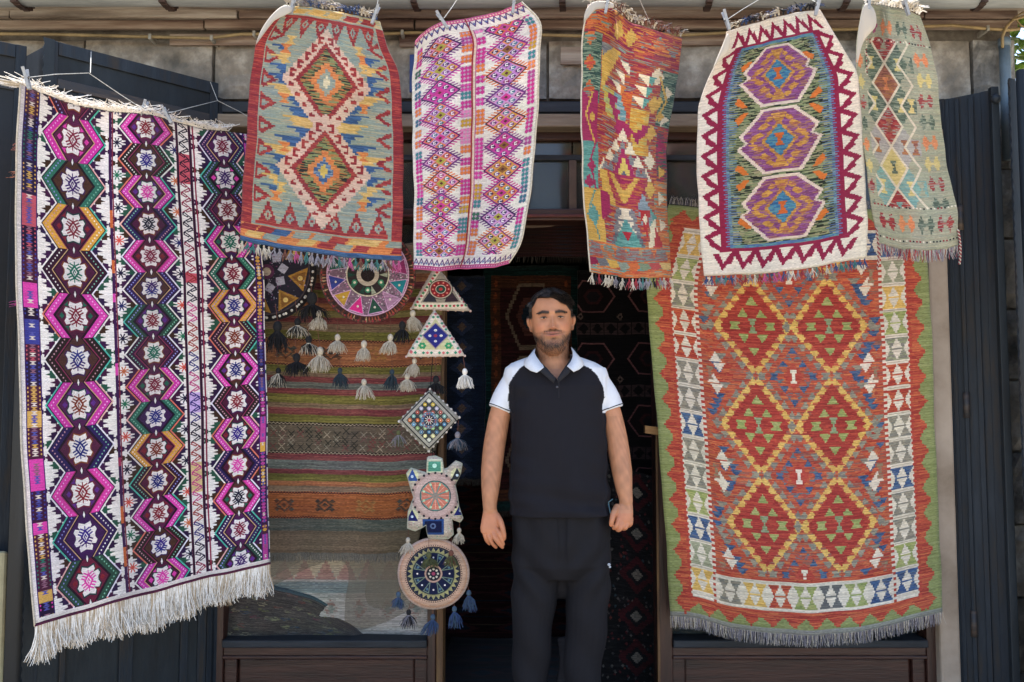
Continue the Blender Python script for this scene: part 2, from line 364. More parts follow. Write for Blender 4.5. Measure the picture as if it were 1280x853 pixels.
def pat_b():                        # white ground, two columns of pink lozenges
    w, h = 155, 320
    c = Cv(w, h, 'ded6ce', 3); PK, PU, OR, TL, NV = 'c8328c', '6c3478', 'd8703c', '3c6c80', '3a2450'
    cols = ['c8328c', 'dc7840', '3c6c84', '40848c', 'b04890', 'c89c30', 'dc80b4', '3c6c58', 'dc7840', 'c8328c', 'd0409c', 'e08850']
    def beads(x0, x1, n):
        y = 0; k = 0
        while y < h:
            cc = random.choice(cols); L = random.choice([10, 14, 20])
            for q in range(int(L/5)):
                for i in range(n):
                    x = x0+(i+.5)*(x1-x0)/n; a = (x1-x0)/n/2+.4
                    c.poly([(x-a, y+q*5), (x+a, y+q*5), (x+a, y+q*5+5), (x-a, y+q*5+5)], 'b8a0b4'); c.dia(x, y+q*5+2.5, a*.98, 3.0, cc); c.poly([(x-a*.8, y+q*5+1.2), (x+a*.8, y+q*5+1.2), (x+a*.8, y+q*5+3.8), (x-a*.8, y+q*5+3.8)], cc)
            y += L+random.choice([0, 1.5])
    beads(4, 13, 2); beads(62, 75, 3); beads(80, 90, 2); beads(141, 150, 2)
    c.rect(74.5, 0, 76, h, 'c0302c'); c.rect(76, 0, 79, h, 'e0c8b8'); c.rect(79, 0, 80, h, 'b04080'); 
    for cx in (37.5, 115.5):
        for k in range(12):
            cy = 4+k*29-(cx > 60)*10; i = random.randrange(5)
            e, f = [(PK, 'dc7c4c'), (PU, 'd090b8'), (OR, 'd888b8'), ('94508c', 'cc4094'), (PK, 'dc8858')][(k+(cx > 60)*2) % 5]
            if k == 2 and cx < 60: e, f = 'c8389c', 'cfa83c'
            if k == 3 and cx > 60: e, f = 'd8703c', 'b874b8'
            for s in (-1, 1):
                for t in np.arange(-.9, .95, .14):
                    x = cx+s*24*(1-abs(t)); y = cy+17*t
                    c.line([(x-s*2, y), (x+s*5, y+(-2 if t < 0 else 2))], 1.5, e)
            c.dia(cx, cy, 24, 16.5, e); c.dia(cx, cy, 21, 14.2, f)
            alt = random.choice(['d8703c', 'c8389c', 'c090c8', 'cf9c3c'])
            for a_ in (-1, 0, 1):
                for b_ in (-1, 0, 1):
                    x, y = cx+(a_-b_)*7.2, cy+(a_+b_)*5.1
                    mid = a_ == 0 and b_ == 0
                    c.dia(x, y, 7.0, 4.9, random.choice(['b84890', '8c5c30', 'a8a040', 'c8388c']) if mid else (alt if (a_+b_) % 2 else f))
                    if mid: c.dia(x, y, 2.4, 1.9, '5c2c30'); continue
                    c.dia(x, y, 4.4, 3.4, random.choice([NV, TL, PU, '8c2c60', NV]))
                    c.line([(x+1.5, y-1.6), (x-1.3, y-1.2), (x-1.3, y+1.3), (x+1.3, y+1.3)], 1.25, 'ece2e4')
            for u in (-1, 1): c.line([(cx-24, cy), (cx, cy+u*16.5), (cx+24, cy)], 1.3, NV if k % 2 else PU)
    c.rect(0, 0, 3, h, 'e0d8d0'); c.rect(w-3, 0, w, h, 'e0d8d0')
    for y0 in (0, h-18):
        c.rect(0, y0, w, y0+18, 'ded6ce')
        for k in range(20):
            x = k*8; c.line([(x, y0+(12 if y0 else 5)), (x+4, y0+(4 if y0 else 13)), (x+8, y0+(12 if y0 else 5))], 1.5, '5c3470'); c.dia(x+4, y0+9.5, 1.6, 2, '5a70a0')
    c.rect(0, h-5, w, h, 'b8407c'); c.rect(0, 0, w, 5, 'c05080')
    for k in range(40): c.dia(k*4+1, h-2.5, 1.2, 1.4, 'e0a0b8'); c.dia(k*4+1, 2.5, 1.2, 1.4, 'd8c0a0')
    return c.done(name='lozenge_weave', weave=.12)

def pat_c():                        # many-coloured stepped triangles
    w, h = 132, 330
    ST = ('9c3844', 'b0543c', '8c2c48', 'c07840', '7c9088', 'a84840', 12); OR = ('c8683c', 'd07840', 'b85038', '6c9890', 'c88450', 12)
    TL = ('5c9890', '6ca49c', '4c8884', 14); CRM = 'a02c58'; YL = ('cfa44c', 'd4ac58', 'c89c48', 16); WH = 'dccdb0'; GR = ('7c7a80', '6c6c74', '8c8a84', 12)
    GB = ('6c8470', '3c5c54', '8c9c84', '344c48', 9)
    c = Cv(w, h, ST)
    c.rect(0, 20, 26, 120, GB); c.rect(0, 105, 24, 178, CRM); c.rect(0, 168, 24, 225, TL); c.rect(0, 225, 30, 290, YL)
    c.rect(112, 50, 132, 125, GB); c.rect(116, 125, 132, 200, ('8c3450', 'b0543c', '3c5c54', 'a02c58', 8)); c.rect(112, 200, 132, 290, OR)
    for k in range(6): c.dia(106, 60+k*38, 9, 13, random.choice([CRM, TL, YL, GR, WH]), 2.4); c.poly([(118, 70+k*36), (130, 78+k*36), (118, 90+k*36)], random.choice([WH, YL, CRM, TL]), 2.2)
    for k, y in enumerate((40, 72, 104)): c.dia(10, y, 8, 11, OR if k % 2 == 0 else ('c04a40', 'd07840', 9), 3)
    c.line([(16, 108), (7, 135), (20, 170)], 2.6, YL, 2); c.dia(16, 138, 5, 7, YL, 2.5); c.line([(24, 160), (12, 190), (20, 225)], 2.6, CRM, 2); c.dia(14, 198, 6, 9, CRM, 2.5)
    c.dia(14, 258, 10, 14, TL, 3); c.line([(18, 228), (8, 250), (20, 288)], 2, TL, 2); c.dia(10, 218, 8, 9, CRM, 3)
    c.line([(110, 60), (122, 90), (112, 118)], 2.6, YL, 2); c.dia(113, 92, 5, 7, YL, 2.4); c.dia(117, 112, 6, 7, YL, 2.4)
    c.poly([(26, 44), (54, 44), (30, 100), (26, 100)], YL, 3); c.poly([(26, 44), (42, 44), (28, 60)], GR, 2)
    for k in range(4):
        y = 52+k*15; x = 62-k*6; c.poly([(x-8, y), (x+10, y), (x+6, y+14)], WH, 2.4); c.poly([(x+6, y), (x+16, y), (x+8, y+16)], 'c8783c' if k > 1 else ST, 2.4)
    for k in range(4):
        y = 62+k*15; x = 92-k*3; c.poly([(x-12, y), (x+8, y), (x+4, y+14)], WH, 2.4); c.poly([(x+4, y), (x+13, y), (x+6, y+15)], TL, 2.4)
    c.poly([(30, 96), (56, 96), (76, 140), (52, 130), (38, 130)], ('c8a048', 'b8b860', '9ca878', 12), 3)
    c.poly([(74, 108), (102, 108), (104, 168), (84, 168), (76, 140)], ('cf9c3c', 'c88838', 'c8b060', 12), 3)
    c.poly([(46, 96), (74, 96), (66, 138)], ('7c98a0', '5c8c94', '9ca8a0', 10), 3); c.poly([(58, 96), (76, 84), (74, 124)], ('c86c34', 'b84838', 10), 3)
    for k in range(4): c.poly([(38+k*7, 102+k*13), (54+k*6, 102+k*13), (50+k*6, 116+k*13), (44+k*7, 116+k*13)], CRM, 3)
    for k in range(3): c.poly([(92-k*7, 128+k*6), (104-k*5, 128+k*6), (98-k*5, 142+k*6)], CRM, 3)
    c.dia(66, 140, 16, 14, CRM, 3)
    for r in range(4):              # white pyramids
        for k in range(-r, r+1):
            x, y = 66+k*11, 136+r*16; c.poly([(x, y), (x+9.5, y+17), (x-9.5, y+17)], WH if (k+r) % 2 == 0 else GR, 2.4)
    for r in range(3, 4):
        for k in (-2, 2): c.poly([(66+k*15, 186), (66+k*15+9, 200), (66+k*15-9, 200)], GR, 2.4)
    c.poly([(66, 160), (88, 205), (66, 236), (44, 205)], CRM, 3); c.poly([(66, 172), (78, 200), (54, 200)], 'cfb45c', 3); c.dia(66, 196, 4, 5, '5c5c68', 2)
    c.poly([(34, 196), (104, 196), (92, 240), (44, 240)], ('a02c50', 'b04c40', 'c06c40', '98284c', 12), 3)
    c.poly([(50, 200), (66, 218), (82, 200), (90, 200), (66, 236), (42, 200)], YL, 3)
    c.poly([(28, 200), (38, 200), (52, 238), (30, 246)], YL, 3); c.poly([(28, 226), (40, 226), (44, 250), (28, 262)], CRM, 3)
    c.poly([(86, 236), (96, 216), (108, 248), (104, 262), (92, 262)], ('8c9ca4', '7c8c94', 9), 3); c.poly([(88, 240), (106, 240), (97, 278)], 'b02c30', 3); c.dia(97, 252, 4, 8, WH, 2)
    for r in range(3):
        y = 240+r*17; a = 16+r*8
        c.poly([(66-a*.5-4, y), (66+a*.5+4, y), (66+a*.5+12, y+17), (66-a*.5-12, y+17)], GR if r < 2 else ('5c6068', '70747c', 9), 3)
        c.poly([(66-a*.5, y), (66+a*.5, y), (66+a*.4-2, y+12), (66-a*.4+2, y+12)], WH, 3); c.poly([(66-a*.5-6, y+15), (66, y+2), (66+a*.5+6, y+15)], WH, 3)
    c.poly([(66, 252), (90, 292), (42, 292)], TL, 3); c.poly([(58, 270), (74, 270), (66, 284)], 'b02c38', 2)
    c.poly([(104, 262), (112, 250), (120, 300), (96, 300)], WH, 2.4); c.poly([(112, 262), (122, 292), (106, 292)], 'b03038', 2.4)
    c.rect(0, 290, w, h, OR)
    for k in range(6): c.poly([(6+k*21, 292), (18+k*21, 292), (24+k*21, 308), (0+k*21, 308)], random.choice([('7c8484', 'a05c54', 8), ('6c8c84', 'b86c48', 8)]), 2.5)
    for k, p in enumerate(['8c2444', '6c6c70', 'cfa44c', '8c9888', 'c8683c', '7c8c70', 'b84848', 'cfb070']): c.poly([(k*17-6, 310), (k*17+12, 310), (k*17+18, 316), (k*17+8, 320), (k*17, 320)], p, 2)
    c.rect(0, 0, w, 34, ('a03848', 'cf8c40', 'c86c3c', '8c2c48', 14))
    for k in range(7): c.poly([(8+k*19, 6), (18+k*19, 18), (8+k*19, 32), (0+k*19, 18)], random.choice([YL, ST, OR]), 3)
    return c.done(name='stepped_triangle_weave', weave=.12)

def pat_d():                        # crimson and cream border, three violet medallions
    w, h = 212, 322
    CR, CM = 'd9cdbc', '8c2040'; FD = ('7c8458', '22261f', '8c9068', '98906c', '6c7858', '2c3429', 9)
    VI = ('8a4a80', '743c70', '905888', '7c4060', 'a06c5c', 9); OG = ('c48a40', 'b07838', 'cf9848', 'a0604c', 8); BLU = ('5c7494', '6c8c98', '4c5c7c', '7c949c', '5c6c50', 7)
    c = Cv(w, h, CR); c.rect(23, 24, w-23, h-26, CM)
    for s, X in ((1, 0), (-1, w)):
        zrow(c, X+s*24, 30, 0, 26, 10, -s, 0, 20, CM, CR)
        for k in range(10):
            y = 30+26*k; c.poly([(X+s*23, y+3), (X+s*23, y+3.5), (X+s*23, y+3)], CR, 1.8)
    zrow(c, 16, 25, 26, 0, 7, 0, -1, 21, CM, CR); zrow(c, 16, h-27, 26, 0, 7, 0, 1, 21, CM, CR)
    c.rect(38, 33, w-38, h-35, FD)
    for s, X in ((1, 37), (-1, w-37)):
        c.rect(min(X, X+s*4), 32, max(X, X+s*4), h-34, BLU)
        for k in range(86):
            y = 33+k*2.97; L = 10+7*RNG.random(); c.poly([(X-s*3, y), (X+s*L, y+.2), (X+s*L, y+1.3), (X-s*3, y+1.6)], random.choice(['5c7494', '6c8c98', '4c5c80', '5c7078']))
            if k % 2: c.poly([(X-s*5, y), (X+s*1, y), (X+s*1, y+1.6), (X-s*5, y+1.6)], '5c74a4')
    c.rect(37, 30, w-37, 34, ('5c8c90', '4c6c98', 9)); c.rect(37, h-37, w-37, h-33, ('5c8c90', '4c6c98', 9))
    Q = [(-.42, -1), (.42, -1), (1, -.36), (.84, -.1), (1.06, .04), (.52, 1), (-.42, 1), (-1.06, .16), (-.84, 0), (-1, -.22)]
    for cy in (77, 160, 243):
        sc = lambda k, q: [(106+x*51*k, cy+y*39*k) for x, y in q]
        c.poly(sc(1.03, Q), 'd4beac', 2.0); c.poly(sc(.93, Q), VI, 2)
        c.poly([(96, cy-33), (116, cy-33), (106, cy-14)], OG, 2); c.poly([(96, cy+33), (116, cy+33), (106, cy+14)], OG, 2)
        for s in (-1, 1):
            for u in (-1, 1):
                for (ax, ay, a, b) in ((28, 8, 9, 4), (20, 19, 8, 5), (34, 3, 6, 3), (13, 27, 6, 4)):
                    c.poly([(106+s*(ax-a), cy+u*ay), (106+s*ax, cy+u*(ay-b)), (106+s*(ax+a), cy+u*(ay-b*.4)), (106+s*(ax+a*.5), cy+u*(ay+b*.3)), (106+s*(ax-a*.4), cy+u*(ay+b))], OG, 1.4)
        c.dia(106, cy, 24, 25, OG, 2.2); c.dia(106, cy, 19, 20, ('3c7494', '4c84a0', '34608c', '5c8c8c', 9), 2.2)
        c.hour(106, cy, 7, 8, 'c8602c', 2.2); 
    for y in (50, 118.5, 201.5, 268):
        for s in (-1, 1):
            for u in ((-1, 1) if 100 < y < 230 else ((1,) if y < 100 else (-1,))):
                x = 106+s*49; c.poly([(x-s*9, y+u*3), (x-s*2, y+u*3), (x+s*9, y+u*10), (x+s*5, y+u*17), (x-s*2, y+u*12)], 'cc6c2c', 1.8)
    return c.done(name='medallion_weave', weave=.10)

def pat_e():                        # sage ground with cream lattice
    w, h = 122, 300
    SG = ('9c9c82', 'a4a28a', '949480', 'a49c84', 20); RD = ('983c3c', '883038', 'a85048', '9c9488', 9); GR = ('5c6858', '6c7868', '4c584c', '8c907c', 8); OR = ('cf7c50', 'd88c60', 9); YL = ('c4b070', 'cdb87c', 11)
    TL = ('6c9490', '7ca49c', '8c9c90', 9); BR = ('845044', '9c6454', 'a87048', 9); CR = 'd0c0a8'; PK = ('9c4c6c', '8c3c5c', 9)
    c = Cv(w, h, SG)
    def moth(x, y, p, a=7, b=10): c.dia(x-a*.75, y, a*.62, b, p, 2.2); c.dia(x+a*.75, y, a*.62, b, p, 2.2); c.rect(x-3, y-1.5, x+3, y+1.5, p)
    fills = [[RD, TL], [BR, BR], [GR, GR], [RD, RD], [SG, SG], [YL, YL], [TL, TL]]
    for r in range(7):
        y = 48+r*32
        c.dia(36, y+ (0 if r % 2 else 0), 17, 30, fills[r][0], 2.5) if r % 2 == 0 else None
    seq = [RD, GR, BR, GR, RD, ('a8a098', '9c9490', 9), YL, TL, RD]
    for r, p in enumerate(seq):
        y = 45+r*25.5
        for cx in ((42,) if r % 2 == 0 else (22, 62)):
            c.dia(cx, y, 20, 25.5, p, 2.4)
            c.hour(cx, y, 5, 8, [SG, YL, OR, YL, BR, BR, GR, YL, TL][r], 2.2)
            if r % 2 and cx == 62: c.rect(66, y-10, 88, y+10, p); c.hour(78, y, 6, 9, random.choice([YL, BR, SG]), 2.2)
    for r in range(-1, 10):
        y = 45+r*25.5
        for x0, s in ((42, 1), (42, -1), (82, -1), (2, 1)):
            if r % 2 == 0 and x0 == 42 or r % 2 and x0 != 42 or True:
                if (r % 2 == 0) == (x0 == 42): c.line([(x0, y-25.5), (x0+s*20, y)], 3, CR); c.line([(x0, y+25.5), (x0+s*20, y)], 3, CR)
    c.rect(0, 0, 12, h, SG); c.rect(86, 0, w, h, SG); c.rect(0, 0, w, 40, SG)
    for k, p in enumerate([OR, YL, RD, GR, OR, YL, RD, GR]): moth(101, 62+k*26, p, 9, 11); c.dia(5, 70+k*26, 5, 10, p, 2.2)
    for k, p in enumerate([PK, OR, GR, RD]): moth(20+k*27, 26, p, 8, 11)
    c.rect(0, 248, w, h, SG)
    for k, p in enumerate([RD, OR, GR, RD]): moth(20+k*28, 268, p, 9, 12)
    for y in (42, 247, 288):
        for k in range(24): c.rect(4+k*5, y, 6.5+k*5, y+2, random.choice(['8c2c34', '2c2c30', 'd8ccb8']))
    for k in range(60): c.rect(14, 42+k*3.4, 16, 43.6+k*3.4, random.choice(['8c2c34', 'd8ccb8'])) if k < 14 else None
    return c.done(name='lattice_weave', fade=.06)

def pat_f():                        # large kilim: green edge, white hourglass border, diamond lattice
    w, h = 350, 545
    GN = ('848c54', '7e864e', '8e945e', 30); RD = ('ac4434', 'b85038', '9c3830', 'c06440', 20); RO = ('b8583c', 'a84838', 'c46c44', '9c3c34', 'b85440', '8c5c50', 16)
    WH = ('d2c6b2', 'cabda8', 'd8ccba', 22); YL = ('cca050', 'd8b060', 9); GY = ('8a8070', '76746c', '948c78', 8); BL = ('3c5480', '4c6888', '34486c', '5c6478', 7); LG = ('949a58', '849254', 'a4a468', 8)
    c = Cv(w, h, GN)
    c.rect(0, h-7, w, h, ('8c8c80', '84847c', 20)); c.rect(19, 19, w-19, h-21, RD)
    for s, X in ((1, 20), (-1, w-20)):
        for k in range(16):
            y = 12+k*33; c.poly([(X, y-2), (X-s*3, y+5), (X-s*12, y+16), (X-s*3, y+27), (X, y+34)], RD, 2.6)
    for Y, s in ((20, 1), (h-22, -1)):
        for k in range(12):
            x = 10+k*27.5; c.poly([(x-2, Y), (x+4, Y-s*5), (x+13, Y-s*15), (x+22, Y-s*5), (x+29, Y)], RD, 2.6)
    c.rect(29, 29, w-29, h-29, WH)
    for X in (28, w-28, 61, w-61):
        for k in range(68): c.rect(X-2.6, 30+k*7.2, X+2.6, 33.6+k*7.2, ('a83c34', 'b04838', 9))
    pal = [YL, GY, RD, BL, GY, LG, GY, RD, ('8c8c70', '9c9c80', 8), BL, ('7c7870', '8c9070', 8), LG, GY]
    for X in (44.5, w-44.5):
        for r in range(14):
            y = 50+r*34; p = pal[(r*5+(X > 100)*3) % 13]
            for s in (-1, 1): c.hour(X+s*7.6, y, 7.4, 14.5, p, 1.6, .04)
            c.rect(X-9, y-1.0, X+9, y+1.2, p); c.poly([(X-13, y-17.6), (X+13, y-17.6), (X+13, y-16.4), (X-13, y-16.4)], 'a89c88')
    for Y in (47, h-48):
        c.rect(62, Y-19, w-62, Y+19, WH)
        for r in range(7):
            X = 80+r*32; p = [GY, YL, RD, LG, ('5c5c5c', '6c6c68', 8), LG, BL][r]
            for s in (-1, 1): c.hour(X+s*7.6, Y, 7.2, 15, p, 1.6, .04)
            c.rect(X-8, Y-1.0, X+8, Y+1.2, p)
    c.rect(63, 67, w-63, h-68, RO)
    FX0, FX1, FY0, FY1 = 63, w-63, 67, h-71
    DR = ('9c3430', 'a83c34', '90302c', 'b04838', 16)
    def tri(x, y, a, b, p, up=False):
        if FX0+4 < x < FX1-4 and FY0+2 < y < FY1-3: c.poly([(x-a, y+(b if up else -b)), (x+a, y+(b if up else -b)), (x, y+(-b if up else b))], p, 1.8)
    hw, hh = 47, 63
    ys = [25, 152, 279, 406, 533]; sub = [88.5, 215.5, 342.5, 469.5]
    keep = c.img.copy()
    # side flames of blue and white
    for cy in sub:
        for s, X in ((1, 66), (-1, w-66)):
            for t in np.linspace(-1, 1, 17):
                x = X+s*(34-28*abs(t)); tri(x-s*3, cy+t*58, 8, 4.6, random.choice([BL, BL, RD, ('a83c34', 'b86040', 6), GY])); tri(x-s*13, cy+t*58+3, 6, 4, random.choice([BL, RD, RD, ('c07850', 'a84438', 6)]))
            for k in range(4): tri(X+s*(14-k*2+6*(k % 2)), cy-22+k*14, 8, 6.5, 'd6c8b4', k % 2 == 0)
            c.hour(X+s*6, cy, 5, 9, ('8c7c60', 'a06050', 6), 2)
    for cx in (129, 223):
        for cy in ys:
            for s in (-1, 1):
                for u in (-1, 1):
                    for t in np.linspace(.0, 1, 6):
                        x, y = cx+s*(hw-2)*(1-t), cy+u*(hh-2)*t
                        tri(x+s*7, y+u*3, 6.4, 5, GY, u < 0)
                    for t in np.linspace(.08, .92, 6):
                        x, y = cx+s*(hw-2)*(1-t), cy+u*(hh-2)*t
                        tri(x, y, 7.6, 5.2, YL, u < 0)
            c.dia(cx, cy, hw-7, hh-9, DR, 2.2)
            for s in (-1, 1):
                for u in (-1, 1):
                    for t in (0, .5, 1): tri(cx+s*22*(1-t), cy+u*33*t, 7.2, 5.6, LG, u < 0)
            c.dia(cx, cy, 14, 20, DR, 2.2); c.hour(cx, cy, 5.5, 10, ('7c8c60', '8c9878', 7), 2)
    for cy in sub:
        cx = 176
        for s in (-1, 1):
            for u in (-1, 1):
                for t in (0, .25, .5, .75, 1): tri(cx+s*24*(1-t), cy+u*34*t, 5.6, 4.4, BL if int(t*4) % 2 == 0 else ('5c7078', 'a84c40', 5), u < 0)
        c.dia(cx, cy, 13, 18, ('b04a3c', 'a83c34', 9), 2); c.hour(cx, cy, 5, 9, 'd8ccb8', 2)
    S_ = c.S; m = np.ones(c.img.shape[:2], bool); m[FY0*S_:FY1*S_, FX0*S_:FX1*S_] = False; c.img[m] = keep[m]
    c.rect(63, h-72, w-63, h-67, RD)
    return c.done(name='lattice_kilim_weave', weave=.13)

def pat_g():                        # striped kilim
    w, h = 222, 390; c = Cv(w, h, '6c5c48')
    GN = ('6e6832', '766e36', '625a2c', 40); RD = ('7a3c3c', '703438', '824844', 40); OR = ('9a5e3c', '90563a', 'a46a44', 40); TN = ('7c6450', '8c7058', '74604c', 40); GY = ('646860', '6c7068', '5c5c58', 40); OL = ('7c7040', '84764a', 40)
    s = [(0, TN, 40), (1, OR, 10), (2, RD, 9), (0, GN, 10), (0, RD, 7), (0, OR, 9), (0, OL, 9), (0, RD, 8), (0, TN, 10), (0, GN, 11), (9, OR, 34), (0, GN, 9), (0, TN, 5), (0, RD, 7), (0, GY, 8), (0, RD, 8), (0, GN, 11), (0, TN, 6), (0, RD, 9), (0, GN, 10), (8, ('645848', '5c5244', 20), 40), (0, RD, 8), (0, GY, 12), (0, RD, 6), (0, GN, 9), (0, OR, 6), (0, TN, 8), (9, ('98542c', '8c4c2c', 'a05c34', 30), 34), (0, ('4c5048', '5c5c50', 20), 16)]
    y = 0
    for t, p, L in s:
        L = L*.98
        c.rect(0, y, w, y+L, p)
        if t == 9:
            for k in range(w//4): c.line([(k*4, y+.5), (k*4+2, y+2), (k*4+4, y+.5)], 1, '3c1c20')
            for k in range(w//4): c.line([(k*4, y+L-.5), (k*4+2, y+L-2), (k*4+4, y+L-.5)], 1, '3c1c20')
            for k in range(4):
                x = 28+k*56; q = [('5c3828', '4c4840', 5), ('3c3430', '60422c', 5), ('8c5c34', '9c6c3c', 5)][k % 3]
                for a in range(3): c.dia(x, y+L/2, 12-a*4, 9-a*3, q if a % 2 == 0 else p, 1.5)
                for dx in (-10, 10): c.dia(x+dx, y+L/2-5, 4, 3, q); c.dia(x+dx, y+L/2+5, 4, 3, q)
        if t == 8:
            for e in (y+1.5, y+L-1.5):
                c.line([(0, e), (w, e)], 3.4, '241c18')
                for k in range(w//5): c.line([(k*5, e+.8), (k*5+2.5, e-.8), (k*5+5, e+.8)], 1, 'a89880')
            for k in range(90):
                x = 12+(k % 18)*11.5+random.uniform(-1, 1); yy = y+9+(k//18)*5.4; q = '2c2c24' if 30 < x < 120 and random.random() < .6 else random.choice(['8c8470', '6c4844', 'a09078', '74403c']) 
                if random.random() < .25: continue
                c.line([(x-4, yy-4), (x+4, yy+4)], 1, q); c.line([(x-4, yy+4), (x+4, yy-4)], 1, q)
        y += L
    return c.done(name='striped_weave', weave=.2, dust=.1)

def pat_h(dark=False):              # faded rug low in the window; dark: window reflection painted as a rug
    w, h = 260, 110
    if not dark:
        c = Cv(w, h, ('a09a92', 'a8a098', '949088', 20))
        for k in range(12):
            c.poly([(k*24, 36), (k*24+24, 36), (k*24+12, 8)], ('a07870', 'a88478', 8), 2.2); c.poly([(k*24+12, 10), (k*24+36, 10), (k*24+24, 34)], ('b8a48c', 'ac9c88', 8), 2.2)
        c.rect(0, 38, w, 52, ('7c8480', '6c7878', 30)); 
        for k in range(9): c.dia(k*32+10, 72, 9, 13, ('8c6c64', '989088', 6), 2.2); c.dia(k*32+10, 72, 4, 6, ('787c74', 6), 2)
    else:
        c = Cv(w, h, ('403c38', '4a4440', '363330', '504a44', 14))
        for k in range(80):
            x, y = random.uniform(0, w), random.uniform(10, h); q = random.choice(['5c5c3c', '54343a', '6c6c50', '2c3c4c', '7c745c', '5c3c34'])
            c.poly([(x-9, y-3), (x+4, y-4), (x+10, y), (x+2, y+3.5), (x-7, y+2.5)], (q, '403c38', '54504a', 6), 2)
        c.rect(0, 0, w, 8, '3a4a50')
    return c.done(name='stack_weave', weave=.2, dust=.12)

def pat_dark(kind):                 # rugs in the unlit shop, its dimness painted into their colours
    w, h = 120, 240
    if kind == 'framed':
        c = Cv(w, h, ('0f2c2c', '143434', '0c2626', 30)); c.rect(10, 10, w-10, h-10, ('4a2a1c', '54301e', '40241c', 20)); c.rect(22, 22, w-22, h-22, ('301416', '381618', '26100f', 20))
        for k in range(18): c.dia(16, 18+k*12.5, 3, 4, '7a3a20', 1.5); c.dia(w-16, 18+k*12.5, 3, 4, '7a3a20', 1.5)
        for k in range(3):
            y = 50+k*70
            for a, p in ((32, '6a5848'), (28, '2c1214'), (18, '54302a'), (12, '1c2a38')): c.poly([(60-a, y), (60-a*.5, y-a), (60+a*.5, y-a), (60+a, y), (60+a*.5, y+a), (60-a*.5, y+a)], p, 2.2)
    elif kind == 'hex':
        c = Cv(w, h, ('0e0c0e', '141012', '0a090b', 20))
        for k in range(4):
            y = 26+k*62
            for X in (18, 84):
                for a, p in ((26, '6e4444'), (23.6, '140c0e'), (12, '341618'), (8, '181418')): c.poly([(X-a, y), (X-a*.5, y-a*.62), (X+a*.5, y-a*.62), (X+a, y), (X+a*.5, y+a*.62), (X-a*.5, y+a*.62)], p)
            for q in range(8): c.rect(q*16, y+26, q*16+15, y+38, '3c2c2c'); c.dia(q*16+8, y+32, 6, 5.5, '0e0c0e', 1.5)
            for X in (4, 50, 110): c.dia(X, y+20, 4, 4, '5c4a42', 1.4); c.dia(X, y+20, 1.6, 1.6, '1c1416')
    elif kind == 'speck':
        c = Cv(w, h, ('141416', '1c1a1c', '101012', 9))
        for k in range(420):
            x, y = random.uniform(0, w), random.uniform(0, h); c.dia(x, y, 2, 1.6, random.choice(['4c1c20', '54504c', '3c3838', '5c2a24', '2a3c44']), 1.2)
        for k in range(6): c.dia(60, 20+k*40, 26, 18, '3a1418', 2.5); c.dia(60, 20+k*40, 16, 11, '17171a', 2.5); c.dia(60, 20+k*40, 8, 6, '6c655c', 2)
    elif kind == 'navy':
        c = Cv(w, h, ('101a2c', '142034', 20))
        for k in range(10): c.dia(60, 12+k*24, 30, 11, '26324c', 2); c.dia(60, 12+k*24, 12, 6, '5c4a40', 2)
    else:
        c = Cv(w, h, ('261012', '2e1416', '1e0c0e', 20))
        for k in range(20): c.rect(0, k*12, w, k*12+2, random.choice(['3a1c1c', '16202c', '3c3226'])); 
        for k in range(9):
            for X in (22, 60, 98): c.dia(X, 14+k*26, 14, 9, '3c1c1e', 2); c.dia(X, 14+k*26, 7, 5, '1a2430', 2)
    return c.done(name='shaded_weave', weave=.25)

